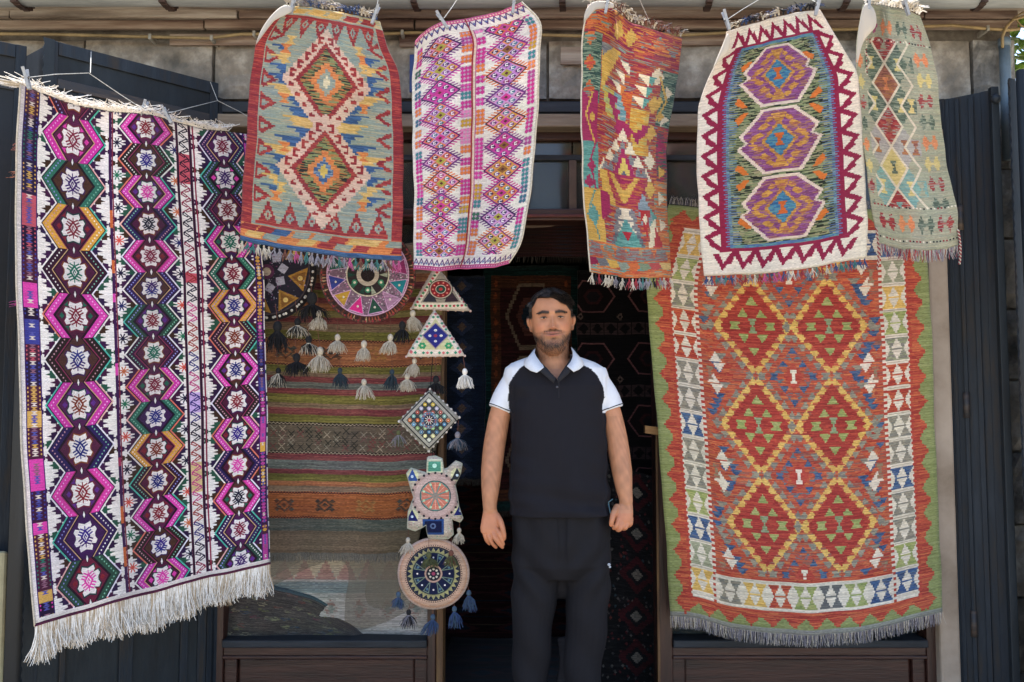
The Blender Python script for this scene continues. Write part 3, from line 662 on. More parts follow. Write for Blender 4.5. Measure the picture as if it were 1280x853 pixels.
# ---- embroidered pendants
def pat_disc(kind):
    w = h = 120; c = Cv(w, h, '3a2a2a', 3); X = Y = 60
    def ring(r, p): c.circ(X, Y, r, p, 48)
    def wedge(a, r0, r1, da, p, inv=False):
        f = lambda r, t: (X+r*math.cos(t), Y+r*math.sin(t))
        c.poly([f(r0, a), f(r1, a-da), f(r1, a+da)] if not inv else [f(r1, a), f(r0, a-da), f(r0, a+da)], p)
    if kind == 'mirror':
        ring(60, '3a2420')
        for k in range(90):
            a = k*math.pi/45; wedge(a, 51, 59, .028, random.choice(['5c2c24', '8c4434', '2a1a1c', 'a08868']))
        ring(51.5, 'b890b0'); ring(50, '6c5468')
        for k in range(600):
            a, r = random.uniform(0, 6.283), random.uniform(24, 49); c.circ(X+r*math.cos(a), Y+r*math.sin(a), 1, random.choice(['9c90a0', 'b8b0b4', '54505c', 'a06c8c', '3c3c44']), 6)
        pc = ['1c4438', '7a2058', '8c8090', '2c3880', 'a88430', '7c2858', '1c7080', '947090', '24483c', 'c02478', 'a88430', '2c3880']
        for k in range(12):
            a = -math.pi*.9+k*math.pi/6*1.0; wedge(a, 27, 50, .215, 'b48cb4'); wedge(a, 29, 48.6, .19, pc[k])
        ring(27, 'b8b09c'); ring(25.5, '2c2428')
        for k in range(10): wedge(k*.628, 14, 25, .13, random.choice(['2c5c48', '6c1c34', '8c9484', '1c3c34']))
        for k in range(6): a = k*1.047+.52; c.circ(X+19*math.cos(a), Y+19*math.sin(a), 3.6, '2c7458'); c.circ(X+19*math.cos(a), Y+19*math.sin(a), 1.7, 'c8c4b0')
        ring(14, 'a89c90'); ring(8.6, '221a1c')
    elif kind == 'star':
        ring(60, '1c181c'); ring(52, '3c3438'); ring(50.5, '1e1c28')
        for k in range(8):
            a = k*math.pi/4+.2; wedge(a, 26, 50, .30, '8c6428'); wedge(a, 30, 47, .2, '6c4820'); c.circ(X+41*math.cos(a), Y+41*math.sin(a), 3, 'b89c58')
        for k in range(8): a = k*math.pi/4+.6; c.poly([(X+20*math.cos(a)+7*math.cos(t), Y+20*math.sin(a)+7*math.sin(t)) for t in (a, a+1.57, a+3.14, a+4.71)], '8c8898')
        for k in range(260): a, r = random.uniform(0, 6.28), random.uniform(0, 50); c.circ(X+r*math.cos(a), Y+r*math.sin(a), .8, random.choice(['8c8498', '5c2c50', '54505c']), 5)
        ring(9, '4c2440'); ring(5, 'a09080')
        for k in range(44): a = k*.1428; c.circ(X+55.5*math.cos(a), Y+55.5*math.sin(a), 1.7, 'c8c4bc', 8)
    elif kind == 'round':
        ring(60, 'b0988c'); ring(57, 'b88c70'); ring(54, 'b8947c')
        for k in range(80): wedge(k*.0785, 45.5, 48, .02, '1c1a20')
        ring(45.5, '1c2030'); ring(43.5, '9c9464')
        for k in range(30): wedge(k*.2094, 37, 43.4, .1, '1c2238')
        ring(36.5, '7c7c54'); ring(35, '141a38')
        for k in range(8): a = k*.785+.39; wedge(a, 12, 34, .17, '6c7c6c'); wedge(a, 17, 32, .11, '1c2440'); c.circ(X+28*math.cos(a), Y+28*math.sin(a), 2.2, '4c6c80')
        for k in range(8): a = k*.785; c.circ(X+27*math.cos(a), Y+27*math.sin(a), 1.6, 'e8dcdc', 8)
        ring(15, 'b08c7c'); ring(12, '20202c')
        for k in range(8): a = k*.785; c.circ(X+7.5*math.cos(a), Y+7.5*math.sin(a), 2, 'c8c0b0', 8)
        ring(3, 'a04060')
    elif kind == 'turtle':
        c.rect(0, 0, w, h, 'b0a494')
        for k in range(900): c.circ(random.uniform(0, w), random.uniform(0, h), .8, random.choice(['a0988c', 'c4bcac', '6c9c84', 'a87884']), 5)
        for x, y, p in ((30, 28, '2c4c8c'), (92, 26, '2c3038'), (30, 84, '141c58'), (96, 76, '1c2468')): c.circ(x, y, 8.5, 'c8c498'); c.poly([(x-8, y+7), (x+8, y+7), (x, y-9)], p); c.circ(x, y+1, 2, 'b8c8d8', 8)
        c.rect(50, 5, 72, 26, 'c4c4a4'); c.rect(53, 8, 69, 22, '4c8c74'); c.circ(61, 14, 3, 'b8dcc8')
        c.rect(44, 88, 74, 110, '24447c'); c.rect(47, 91, 71, 107, '10163c'); c.circ(59, 98, 4, '54688c'); c.circ(59, 98, 2, '10163c')
        X, Y = 62, 56; ring(33, 'a88c84'); 
        for k in range(24): a = k*.2618; c.circ(X+32*math.cos(a), Y+32*math.sin(a), 1.7, '1c1c24', 8)
        ring(28.5, 'b89c94'); ring(21.5, '2c3c40'); ring(20.4, '5c8c84')
        for k in range(8): a = k*.785; wedge(a, 2, 20, .34, 'c0705c'); c.line([(X, Y), (X+18*math.cos(a), Y+18*math.sin(a))], 1, 'd8a08c')
        for k in range(8): a = k*.785+.39; c.circ(X+17*math.cos(a), Y+17*math.sin(a), 1.8, 'a8c8a0', 8)
        ring(5, '8c8478')
    elif kind == 'square':
        c.rect(0, 0, w, h, '908c80'); c.rect(6, 6, 114, 114, '1c1c20'); c.rect(9, 9, 111, 111, '9c988c'); c.rect(16, 16, 104, 104, '34383c')
        pc = ['c86428', '2c6c94', 'c8a828', '7cb0a4', '8cb868', 'c8c8b8', 'a83c34', '4c90b8', 'e0d890', 'b8b0c8']
        for i in range(6):
            for j in range(6):
                if 1 < i < 4 and 1 < j < 4: continue
                x, y = 23+i*14.8, 23+j*14.8; p = pc[(i*3+j*7) % 10]; c.rect(x-6, y-6, x+6, y+6, random.choice(['5c5c54', '8c8878', '3c3c40']))
                for q in range(6): a = q*1.047; c.circ(x+3.2*math.cos(a), y+3.2*math.sin(a), 2.1, p, 8)
                c.circ(x, y, 1.5, 'e8e4d8', 8)
        ring(23, '7c8488'); ring(21, '3c5c80'); 
        for k in range(18): a = k*.349; c.circ(X+18*math.cos(a), Y+18*math.sin(a), 2.4, random.choice(['a0a8a8', '5c8cb0', 'a85c4c']), 8)
        ring(14, '2c2428'); 
        for k in range(10): wedge(k*.628, 2, 12, .16, 'd8d0c4', True); c.line([(X+4*math.cos(k*.628), Y+4*math.sin(k*.628)), (X+12*math.cos(k*.628), Y+12*math.sin(k*.628))], 2, 'd8ccc0')
        ring(4, 'b03c48')
    elif kind == 'tri_red':
        c.rect(0, 0, w, h, 'a89c90'); 
        c.poly([(60, 6), (114, 112), (6, 112)], 'cbbfb0'); c.poly([(60, 22), (100, 98), (20, 98)], '8c8478')
        for k in range(160): c.circ(random.uniform(25, 95), random.uniform(40, 97), .9, random.choice(['a89c90', '746c64']), 5)
        for k in range(14):
            t = k/13
            for (x, y) in ((60-50*t, 12+92*t), (60+50*t, 12+92*t), (10+100*t, 105)): c.circ(x, y, 2.8, ['a83040', '3c8454', 'a83040', '2c6c48'][k % 4], 8)
        c.poly([(24, 96), (42, 66), (52, 96)], '2c2c38'); c.poly([(96, 96), (78, 66), (68, 96)], '342430')
        Y = 66; ring(24, '1c1c1c'); ring(22.5, 'a8a090'); ring(20, '741c24')
        for k in range(10): a = k*.628; c.circ(X+15.5*math.cos(a), Y+15.5*math.sin(a), 3, 'b03434'); c.circ(X+15.5*math.cos(a), Y+15.5*math.sin(a), 1, 'd8ccb8', 6)
        ring(10.5, 'b8b0a0'); ring(9, '24443c'); ring(4, 'a83438')
    elif kind == 'tri_blue':
        c.rect(0, 0, w, h, 'c0b8ac'); c.poly([(60, 4), (116, 114), (4, 114)], 'd0c4b8'); c.poly([(60, 24), (98, 99), (22, 99)], 'b8b88c')
        for k in range(13):
            t = k/12
            for (x, y) in ((60-48*t, 14+90*t), (60+48*t, 14+90*t), (12+96*t, 106)): c.dia(x, y, 3.4, 3.4, ['c05c64', '2c8468', 'd8d0c4', '2c8468'][k % 4])
        for x in (34, 86):
            for q in range(6): a = q*1.047; c.circ(x+5*math.cos(a), 90+5*math.sin(a), 3, '2c8c5c', 8)
        c.dia(60, 66, 27, 32, '8c7c84'); c.dia(60, 66, 24, 29, '232878')
        for q in range(4): a = q*1.5708; c.circ(60+11*math.cos(a), 66+13*math.sin(a), 3, 'c8ccd8'); c.circ(60+11*math.cos(a), 66+13*math.sin(a), 1, 'c8b058', 6)
        c.circ(60, 66, 3.6, '8c3050')
    return c.done(name='embroidery', weave=.18)
# ------------------------------------------------------------ materials of the place
M_STONE = [mat('stone_warm', 'a8a298', '5c5852', 7, .92, .016, bscale=22, c3='80786e'), mat('stone_grey', '9c9b98', '4a4947', 9, .92, .018, bscale=26, c3='726f6b'), mat('stone_pale', 'bcb9b2', '6a6660', 6, .92, .016, bscale=20, c3='938d84')]
M_MORTAR = mat('mortar', '78726a', '48423c', 12, .95, .006)
M_PLASTER = mat('old_plaster', 'a89888', '80705f', 3, .9, .003, c3='9a8a7a')
M_OLDWOOD = [mat('weathered_board', 'b8b0a6', '50453d', 5, .85, .003, stretch=(.35, 3, 5), bscale=40, c3='94897e'), mat('stained_board', 'a09488', '44302a', 4, .85, .003, stretch=(.3, 3, 4), bscale=40, c3='7c6a5e')]
M_BEAM = mat('painted_beam', '90806c', '5c4c3c', 6, .7, .002, stretch=(.4, 3, 4), c3='7a6a58')
M_DARKBEAM = mat('dark_beam', '2c3036', '17191d', 6, .7, .002, stretch=(.4, 3, 4))
M_FRAME = mat('dark_red_wood', '42261e', '22130f', 5, .42, .0015, stretch=(.5, 3, 6), c3='351d17')
M_FRAMEV = mat('dark_red_wood_upright', '42281f', '20120f', 5, .42, .0015, stretch=(6, 3, .5), c3='351d17')
M_POSTV = mat('worn_yellow_post', '7a5c34', '3a2818', 6, .6, .002, stretch=(6, 3, .5), c3='5c4026')
M_STEEL = mat('navy_steel', '22282d', '15181b', 5, .62, .0016, metal=.0, stretch=(2.5, 2.5, .6), c3='1b2126', spec=.3)
M_STEEL2 = mat('blue_steel', '242b33', '2b2622', 7, .6, .0016, stretch=(4, 4, .5), c3='1a2129', spec=.3)
M_RUST = mat('rusty_steel', '5c4c40', '232a32', 7, .6, .001, stretch=(.8, .8, 4), c3='342f2e')
M_BLACK = mat('black_steel', '14171c', '0b0d10', 5, .6, .001)
M_IRON = mat('iron_ring', '4c4438', '221e1a', 30, .5, .0005, metal=.6)
M_GUTTER = mat('galvanised_gutter', 'a4a9ac', '74797c', 4, .5, .0006, metal=.0, stretch=(.5, 3, 3), c3='8c9194')
M_STRAP = mat('rusty_strap', '4c3830', '2c211e', 12, .7, .001)
M_CABLE = mat('yellow_cable', '94805a', '6c5c3e', 14, .5, .0003)
M_CLIP = mat('grey_clip', '9c9a92', '6c6a64', 40, .5)
M_PIPE = mat('blue_grey_pipe', '6c7c88', '4c5862', 6, .45, .0004)
M_STRING = mat('white_string', 'c8c6c0', '8c8a84', 200, .8)
M_PEG = mat('grey_peg', '9c9c9c', '747478', 60, .35, spec=.6)
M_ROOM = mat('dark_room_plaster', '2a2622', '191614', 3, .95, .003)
M_GROUND = mat('street_asphalt', 'b0a38c', '8c806c', 2, .95, .01, bscale=60)
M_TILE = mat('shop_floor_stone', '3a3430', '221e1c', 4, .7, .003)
M_LEAF = mat('vine_leaf', '789a3c', '466a22', 20, .5)
M_THREADW = mat('white_thread', 'ece8e2', 'cfc9c0', 120, .95, c3='e2ddd6')
M_THREADG = mat('grey_thread', '8c8688', '5c585c', 120, .95)
def glass_mat():
    m, n, l, b = nt('window_glass'); b.inputs['Base Color'].default_value = (.055, .06, .055, 1); b.inputs['Roughness'].default_value = .09
    b.inputs['Alpha'].default_value = .42; b.inputs['Specular IOR Level'].default_value = .65
    tc = n.new('ShaderNodeTexCoord'); nz = n.new('ShaderNodeTexNoise'); nz.inputs['Scale'].default_value = 3.5
    l.new(tc.outputs['Object'], nz.inputs[0]); cr = n.new('ShaderNodeValToRGB'); cr.color_ramp.elements[0].color = (.03, .032, .03, 1); cr.color_ramp.elements[1].color = (.1, .105, .095, 1)
    l.new(nz.outputs[0], cr.inputs[0]); l.new(cr.outputs[0], b.inputs['Base Color'])
    bp = n.new('ShaderNodeBump'); bp.inputs['Distance'].default_value = .004; n2 = n.new('ShaderNodeTexNoise'); n2.inputs['Scale'].default_value = 2.2
    l.new(tc.outputs['Object'], n2.inputs[0]); l.new(n2.outputs[0], bp.inputs['Height']); l.new(bp.outputs[0], b.inputs['Normal'])
    return m
M_GLASS = glass_mat()
def cloth_mat(name, img, rib=1.0, trans=.12, rough=.92, nx=90, ny=700):
    """woven cloth: the generated weave as colour, rows of weft as relief"""
    m, n, l, b = nt(name)
    uv = n.new('ShaderNodeUVMap'); uv.uv_map = 'UVMap'
    t = n.new('ShaderNodeTexImage'); t.image = img; t.interpolation = 'Linear'; t.extension = 'EXTEND'; l.new(uv.outputs[0], t.inputs[0])
    mp = n.new('ShaderNodeMapping'); mp.inputs['Scale'].default_value = (nx, ny, 1); l.new(uv.outputs[0], mp.inputs[0])
    nz = n.new('ShaderNodeTexNoise'); nz.inputs['Scale'].default_value = 1; nz.inputs['Detail'].default_value = 3; l.new(mp.outputs[0], nz.inputs[0])
    tc = n.new('ShaderNodeTexCoord'); n2 = n.new('ShaderNodeTexNoise'); n2.inputs['Scale'].default_value = 9; n2.inputs['Detail'].default_value = 5; l.new(tc.outputs['Object'], n2.inputs[0])
    ad = n.new('ShaderNodeMath'); ad.operation = 'MULTIPLY_ADD'; ad.inputs[1].default_value = 2.2; l.new(n2.outputs[0], ad.inputs[0]); l.new(nz.outputs[0], ad.inputs[2])
    bp = n.new('ShaderNodeBump'); bp.inputs['Distance'].default_value = .0022*rib; bp.inputs['Strength'].default_value = .9; l.new(ad.outputs[0], bp.inputs['Height'])
    mr = n.new('ShaderNodeMapRange'); mr.inputs[1].default_value = .3; mr.inputs[2].default_value = .7; mr.inputs[3].default_value = .84; mr.inputs[4].default_value = 1.08; l.new(nz.outputs[0], mr.inputs[0])
    sc = n.new('ShaderNodeVectorMath'); sc.operation = 'SCALE'; l.new(t.outputs[0], sc.inputs[0]); l.new(mr.outputs[0], sc.inputs['Scale'])
    l.new(sc.outputs[0], b.inputs['Base Color']); b.inputs['Roughness'].default_value = rough; b.inputs['Specular IOR Level'].default_value = .12
    b.inputs['Sheen Weight'].default_value = .15; l.new(bp.outputs[0], b.inputs['Normal'])
    if trans:
        tr = n.new('ShaderNodeBsdfTranslucent'); l.new(sc.outputs[0], tr.inputs[0]); mx = n.new('ShaderNodeMixShader'); mx.inputs[0].default_value = trans
        l.new(b.outputs[0], mx.inputs[1]); l.new(tr.outputs[0], mx.inputs[2]); l.new(mx.outputs[0], n['Material Output'].inputs[0])
    return m
# ------------------------------------------------------------ the setting
g = MB().add([(-400, -400, -.12), (400, -400, -.12), (400, 400, -.12), (-400, 400, -.12)], [(0, 1, 2, 3)]).build('ground', M_GROUND); tag(g, kind='structure')
g = MB(); g.box(-3.4, 3.4, 2.2, 3.45, -.119, -.02); tag(g.build('pavement', mat('pavement_slab', 'a89c88', '80766a', 3, .9, .004, bscale=40), bevel=.01), kind='structure')
YW = 3.60
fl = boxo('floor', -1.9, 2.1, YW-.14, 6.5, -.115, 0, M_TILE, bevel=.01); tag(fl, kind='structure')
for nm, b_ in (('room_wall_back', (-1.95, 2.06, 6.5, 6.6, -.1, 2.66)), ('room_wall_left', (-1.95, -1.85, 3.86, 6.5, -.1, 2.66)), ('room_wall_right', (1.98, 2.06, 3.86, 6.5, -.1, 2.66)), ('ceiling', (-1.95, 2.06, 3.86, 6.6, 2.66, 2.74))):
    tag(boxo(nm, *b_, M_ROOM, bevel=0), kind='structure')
# stone wall: every block a stone of its own
wall = empty('stone_wall', (0, YW, 0), 'rough grey stone wall of big blocks above and beside the shop front', 'wall')
XL, XR = XY(255, YW), XY(1162, YW)
zb, zt = ZY(126, YW), ZY(16, YW)+.25
core = MB(); core.box(-4.2, XL-.02, YW+.03, YW+.34, -.12, zt); core.box(XR+.1, 2.09, YW+.03, YW+.34, -.12, zt); core.box(XL-.02, XR+.1, YW+.03, YW+.34, zb+.01, zt)
core.build('mortar_core', M_MORTAR, wall)
def stones(x0, x1, z0, z1, rows, wid, seed):
    rnd = random.Random(seed); hz = (z1-z0)/rows
    for r in range(rows):
        x = x0
        while x < x1-.03:
            w_ = min(wid*rnd.uniform(.75, 1.3), x1-x)
            if x1-(x+w_) < .12: w_ = x1-x
            d = rnd.uniform(0, .018); b = MB(); n1, n2 = 8, 5; j = lambda: rnd.uniform(-.005, .005)
            vs = []; fs = []
            xa, xb, za, zc = x+.006, x+w_-.006, z0+r*hz+.006, z0+(r+1)*hz-.006
            for k in range(n2+1):
                for i in range(n1+1):
                    e = (i in (0, n1)) or (k in (0, n2))
                    vs.append((xa+(xb-xa)*i/n1+(j() if not e else 0), YW-d+(.012+rnd.uniform(-.004, .006) if e else rnd.uniform(-.007, .007)), za+(zc-za)*k/n2))
            for k in range(n2):
                for i in range(n1): a = k*(n1+1)+i; fs.append((a, a+1, a+n1+2, a+n1+1))
            nb = len(vs); vs += [(xa, YW+.05, za), (xb, YW+.05, za), (xb, YW+.05, zc), (xa, YW+.05, zc)]
            c0, c1, c2, c3 = 0, n1, (n2+1)*(n1+1)-1, n2*(n1+1)
            fs += [(nb, nb+1)+tuple(range(c1, -1, -1)), tuple(range(c3, c2+1))+(nb+2, nb+3)]
            fs += [(nb+3, nb)+tuple(range(0, c3+1, n1+1)), (nb+1, nb+2)+tuple(range(c2, c1-1, -(n1+1)))]
            b.add(vs, fs); b.build('stone_block', rnd.choice(M_STONE), wall, smooth=False)
            x += w_
zp = ZY(49, YW)
stones(-4.2, 2.095, zb+.005, zp, 1, .44, 3)
stones(-4.2, 2.095, zp+.115, zt, 1, .7, 5)
stones(-4.2, XL-.03, 0, zb+.005, 9, .5, 9); stones(XR+.11, 2.095, 0, zb+.005, 9, .42, 12)
# weathered boards nailed above the blocks
bd = empty('wall_boards', (0, YW-.05, 2.8), 'weathered brown boards nailed along the wall just under the gutter', 'boards')
rnd = random.Random(4)
for (ya, yb, dd) in ((15.5, 28, .035), (28.5, 40, .03)):
    x = -3.9
    while x < 2.08:
        L = rnd.uniform(.7, 1.3); xe = min(x+L, 2.09)
        boxo('plank', x+.003, xe-.003, YW-dd-rnd.uniform(.003, .012), YW-.012, ZY(yb, YW), ZY(ya, YW)-.003, rnd.choice(M_OLDWOOD), bd, .004); x = xe
for (a, b_, ya, yb) in ((500, 530, 44, 62), (700, 760, 62, 84), (820, 906, 44, 60), (215, 330, 46, 60)):
    boxo('plank', XY(a, YW, 60), XY(b_, YW, 60), YW-.03, YW-.019, ZY(yb, YW), ZY(ya, YW), M_OLDWOOD[1], bd, .003)
bm_ = empty('lintel', (0, YW, 2.4), 'dark beam over a pale brown wooden beam, spanning the top of the shop front', 'lintel')
boxo('upper_beam', XL-.05, XR+.06, YW-.055, YW+.2, ZY(141, YW-.05), ZY(127, YW-.05), M_DARKBEAM, bm_, .006)
boxo('lower_beam', XL-.03, XR+.04, YW-.075, YW+.2, ZY(159, YW-.07), ZY(142.5, YW-.07), M_BEAM, bm_, .005)
# gutter, straps and roof
gu = empty('roof_gutter', (0, 3.1, 2.9), 'grey metal gutter with rusty straps running along the roof edge', 'gutter')
GY_ = 3.36; gz = ZY(14, GY_)+.062; vs = []; fs = []; ng = 14
for i, x in enumerate(np.linspace(-3.8, 2.7, 14)):
    for k in range(ng+1):
        a = math.pi+math.pi*k/ng; vs.append((x, GY_+.07*math.cos(a), gz+.006*math.sin(x*3)+.062*math.sin(a)+.02))
    for k in range(ng+1):
        a = 2*math.pi-math.pi*k/ng; vs.append((x, GY_+.066*math.cos(a), gz+.006*math.sin(x*3)+.058*math.sin(a)+.022))
n_ = 2*(ng+1)
for i in range(13):
    for k in range(n_): fs.append((i*n_+k, i*n_+(k+1) % n_, (i+1)*n_+(k+1) % n_, (i+1)*n_+k))
MB().add(vs, fs).build('trough', M_GUTTER, gu, smooth=True)
MB().tube([(-3.8, GY_-.07, gz+.024), (2.7, GY_-.07, gz+.024)], .008, 8).build('rim', M_GUTTER, gu, smooth=True)
for px in (22, 205, 362, 516, 700, 882, 1052, 1222):
    x = XY(px, GY_, 10); pts = [(x+.02*(k/10), GY_+.073*math.cos(math.pi+math.pi*k/10), gz+.02+.066*math.sin(math.pi+math.pi*k/10)) for k in range(11)]
    b = MB()
    for p, q in zip(pts, pts[1:]): b.box(min(p[0], q[0])-.011, max(p[0], q[0])+.011, min(p[1], q[1])-.002, max(p[1], q[1])+.002, min(p[2], q[2])-.002, max(p[2], q[2])+.002)
    b.build('strap', M_STRAP, gu)
ro = empty('roof', (0, 3.1, 3.0), 'low sheet metal roof above the shop', 'roof')
z0 = gz+.06
MB().add([(-4.2, 3.28, z0), (2.75, 3.28, z0), (2.75, 7, z0+1.0), (-4.2, 7, z0+1.0), (-4.2, 3.28, z0+.03), (2.75, 3.28, z0+.03), (2.75, 7, z0+1.03), (-4.2, 7, z0+1.03)], [(3, 2, 1, 0), (4, 5, 6, 7), (0, 1, 5, 4), (1, 2, 6, 5), (2, 3, 7, 6), (3, 0, 4, 7)]).build('roof_sheet', M_GUTTER, ro)
boxo('eave_light_stop', -4.2, 2.7, 3.44, YW+.03, z0-.03, z0-.01, M_OLDWOOD[0], ro)  # added to stop light leaking between gutter and wall
# cable along the wall, with clips, and the pipe it drops into
cb = empty('cable', (0, YW, 2.7), 'yellow cable clipped along the stone wall and looping down at the right', 'cable')
cy_ = YW-.062
pl = [(-60, 42), (60, 43), (170, 46), (262, 48), (300, 43), (380, 42), (440, 44), (520, 41), (640, 43), (760, 46), (860, 44), (960, 38), (1060, 37), (1140, 34), (1190, 32), (1230, 36), (1262, 38), (1275, 36)]
MB().tube([P(x, y, cy_) for x, y in pl], .0068, 8).build('sheath', M_CABLE, cb, smooth=True)
MB().tube([P(x, y, cy_-.01) for x, y in ((1253, 60), (1253, 46), (1258, 34), (1266, 25), (1280, 21), (1300, 22))], .0062, 8).build('sheath', M_CABLE, cb, smooth=True)
MB().tube([P(x, y, cy_-.01) for x, y in ((1300, 14), (1278, 16), (1268, 22), (1276, 32), (1290, 40))], .004, 8).build('sheath', M_CABLE, cb, smooth=True)
for px, py in ((188, 46.5), (265, 48), (318, 42.5), (503, 41.5), (1234, 36), (1085, 36.6)): p = P(px, py, cy_); boxo('cable_clip', p.x-.006, p.x+.006, cy_-.01, YW+.01, p.z-.012, p.z+.011, M_CLIP, cb, .002)
pi_ = empty('conduit_pipe', P(1255, 100, YW-.05), 'short blue grey pipe taking the yellow cable down the wall', 'pipe')
a, b_ = P(1255, 50, YW-.05), P(1257, 200, YW-.05); b_.x = a.x
MB().tube([a, b_], .021, 14).build('pipe', M_PIPE, pi_, smooth=True); MB().tube([a+Vector((0, 0, .004)), a-Vector((0, 0, .03))], .024, 14).build('collar', M_PIPE, pi_, smooth=True)
# plaster strip beside the right window
pj = empty('plaster_jamb', (XY(1180, YW), YW, 0), 'pale plastered strip beside the right shop window', 'pilaster')
boxo('plaster', XY(1166, YW-.07), XY(1191, YW-.07), YW-.07, YW+.1, -.11, ZY(160, YW-.07), M_PLASTER, pj, .01)
pj = empty('pale_post', (-2.0, 2.9, 0), 'pale yellowish post at the far left edge of the picture', 'post')
a = XY(3, 3.05, 780); boxo('post_shaft', a-.12, a, 3.05, 3.075, -.11, ZY(690, 3.05), mat('pale_post_paint', 'a8a080', '7c7458', 5, .8, .002), pj, .01)
# ------------------------------------------------------------ shop front
sf = empty('shop_front', (0, YW, 0), 'dark red wooden shop front with panelled base, glass panes and an open doorway', 'shop front')
def fb(name, x0, x1, y0, y1, ya, yb, m, bev=.005, xr=None):
    """frame member: photo columns x0..x1 (at row xr), rows y0..y1, depth ya..yb"""
    r = xr or (y0+y1)/2
    return boxo(name, XY(x0, ya, r), XY(x1, ya, r), ya, yb, max(ZY(y1, ya), -.115), ZY(y0, ya), m, sf, bev)
DX0, DX1 = XY(556, YW, 530), XY(819, YW, 530)
LX0, LX1, RX0, RX1 = XY(263, YW, 800), XY(536, YW, 600), XY(838, YW, 700), XY(1168, YW-.01, 600)
ztop = ZY(160, YW); zrail0, zrail1 = ZY(277, YW), ZY(262, YW); zs1, zs0 = ZY(800, YW-.04), ZY(826, YW-.04)
B = lambda nm, x0, x1, ya, yb, z0, z1, m, bev=.004: boxo(nm, x0, x1, ya, yb, z0, z1, m, sf, bev)
B('top_rail', LX0, RX1, YW, YW+.08, ztop-.05, ztop-.002, M_FRAME)
B('transom_rail', LX0+.06, RX1-.06, YW-.02, YW+.09, zrail0, zrail1, M_FRAME, .006)
B('transom_moulding', LX0+.06, RX1-.06, YW-.032, YW-.0205, zrail0+.012, zrail0+.024, mat('worn_red_paint', '6c2c28', '40201c', 9, .5), .003)
for (x0, x1, m, nm) in ((LX0, LX0+.06, M_FRAMEV, 'window_post'), (LX1, LX1+.034, M_FRAMEV, 'window_post'), (LX1+.036, DX0, M_POSTV, 'door_post'), (DX1, RX0, M_FRAMEV, 'door_post'), (RX1-.06, RX1, M_FRAMEV, 'window_post')):
    B(nm, x0, x1, YW-.03, YW+.1, -.1, ztop-.052, m, .005)
B('post_edge', DX1-.006, DX1+.004, YW-.04, YW-.0305, 0, 1.25, M_POSTV, .002)
for (x0, x1) in ((LX0+.06, LX1), (RX0, RX1-.06)):
    B('sill', x0, x1, YW-.05, YW+.1, zs1-.03, zs1, M_DARKBEAM, .006)
    B('sill_rail', x0, x1, YW-.025, YW+.06, zs0, zs1-.033, M_FRAME, .004)
    B('base_moulding', x0, x1, YW-.036, YW-.0255, zs0+.004, zs0+.016, M_FRAME, .003)
    B('base_panel', x0+.05, x1-.05, YW+.005, YW+.04, .05, zs0-.002, M_FRAME, .01)
    B('panel_frame', x0, x0+.05, YW-.012, YW+.06, -.1, zs0-.002, M_FRAME); B('panel_frame', x1-.05, x1, YW-.012, YW+.06, -.1, zs0-.002, M_FRAME); B('panel_frame', x0+.051, x1-.051, YW-.012, YW+.06, -.1, .048, M_FRAME)
    B('glass_pane', x0+.002, x1-.002, YW+.05, YW+.055, zs1+.001, zrail0-.002, M_GLASS, 0)
# transom: rail, posts and panes
zt2 = ZY(196, YW)
B('transom_bar', LX0+.06, RX1-.06, YW+.012, YW+.06, zt2-.012, zt2+.012, M_DARKBEAM)
xs = [LX0+.06, XY(420, YW, 220), LX1, DX0+.02, XY(716, YW, 220), DX1, XY(1000, YW, 220), RX1-.06]
for k, (a, b_) in enumerate(zip(xs, xs[1:])):
    if k: B('transom_post', a-.016, a+.016, YW+.004, YW+.07, zrail1+.001, zt2-.013, mat('brown_post_paint', '5c4a3e', '3a2c24', 7, .6, .001), .003)
    B('glass_pane', a+.017, b_-.017, YW+.03, YW+.035, zrail1+.001, zt2-.013, M_GLASS, 0); B('glass_pane', a+.003, b_-.003, YW+.03, YW+.035, zt2+.013, ztop-.052, mat('brown_glass', '3a322a', '2c2722', 3, .12, spec=.7), 0)
# faint lining behind the transom glass
B('transom_lining', LX0+.06, RX1-.06, YW+.2, YW+.22, zrail1, ztop-.05, mat('grey_green_lining', '4a4e46', '343832', 2, .9), 0)
pg = P(816, 536, YW-.06); pe = empty('wooden_wedge', pg, 'small pale wooden wedge stuck on the right door post', 'wedge')
MB().add([pg+Vector(v) for v in ((-.03, 0, .012), (.035, 0, .004), (.035, 0, -.028), (-.03, 0, -.018), (-.03, .035, .012), (.035, .035, .004), (.035, .035, -.028), (-.03, .035, -.018))], [(0, 3, 2, 1), (4, 5, 6, 7), (0, 1, 5, 4), (1, 2, 6, 5), (2, 3, 7, 6), (3, 0, 4, 7)]).build('wedge', mat('raw_wood', 'b08450', '8c6438', 20, .6, stretch=(1, 3, 8)), pe)
# blue sign seen edge on behind the lozenge rug
a = P(513, 62, YW-.08); s_ = empty('blue_sign', a, 'narrow blue plate on the stone wall, peeping out left of the lozenge rug', 'sign')
boxo('plate', XY(510, YW-.08, 85), XY(560, YW-.08, 85), YW-.03, YW-.02, ZY(110, YW-.08), ZY(62, YW-.08), mat('blue_enamel', '2c3c78', '24305c', 8, .35), s_, .003)
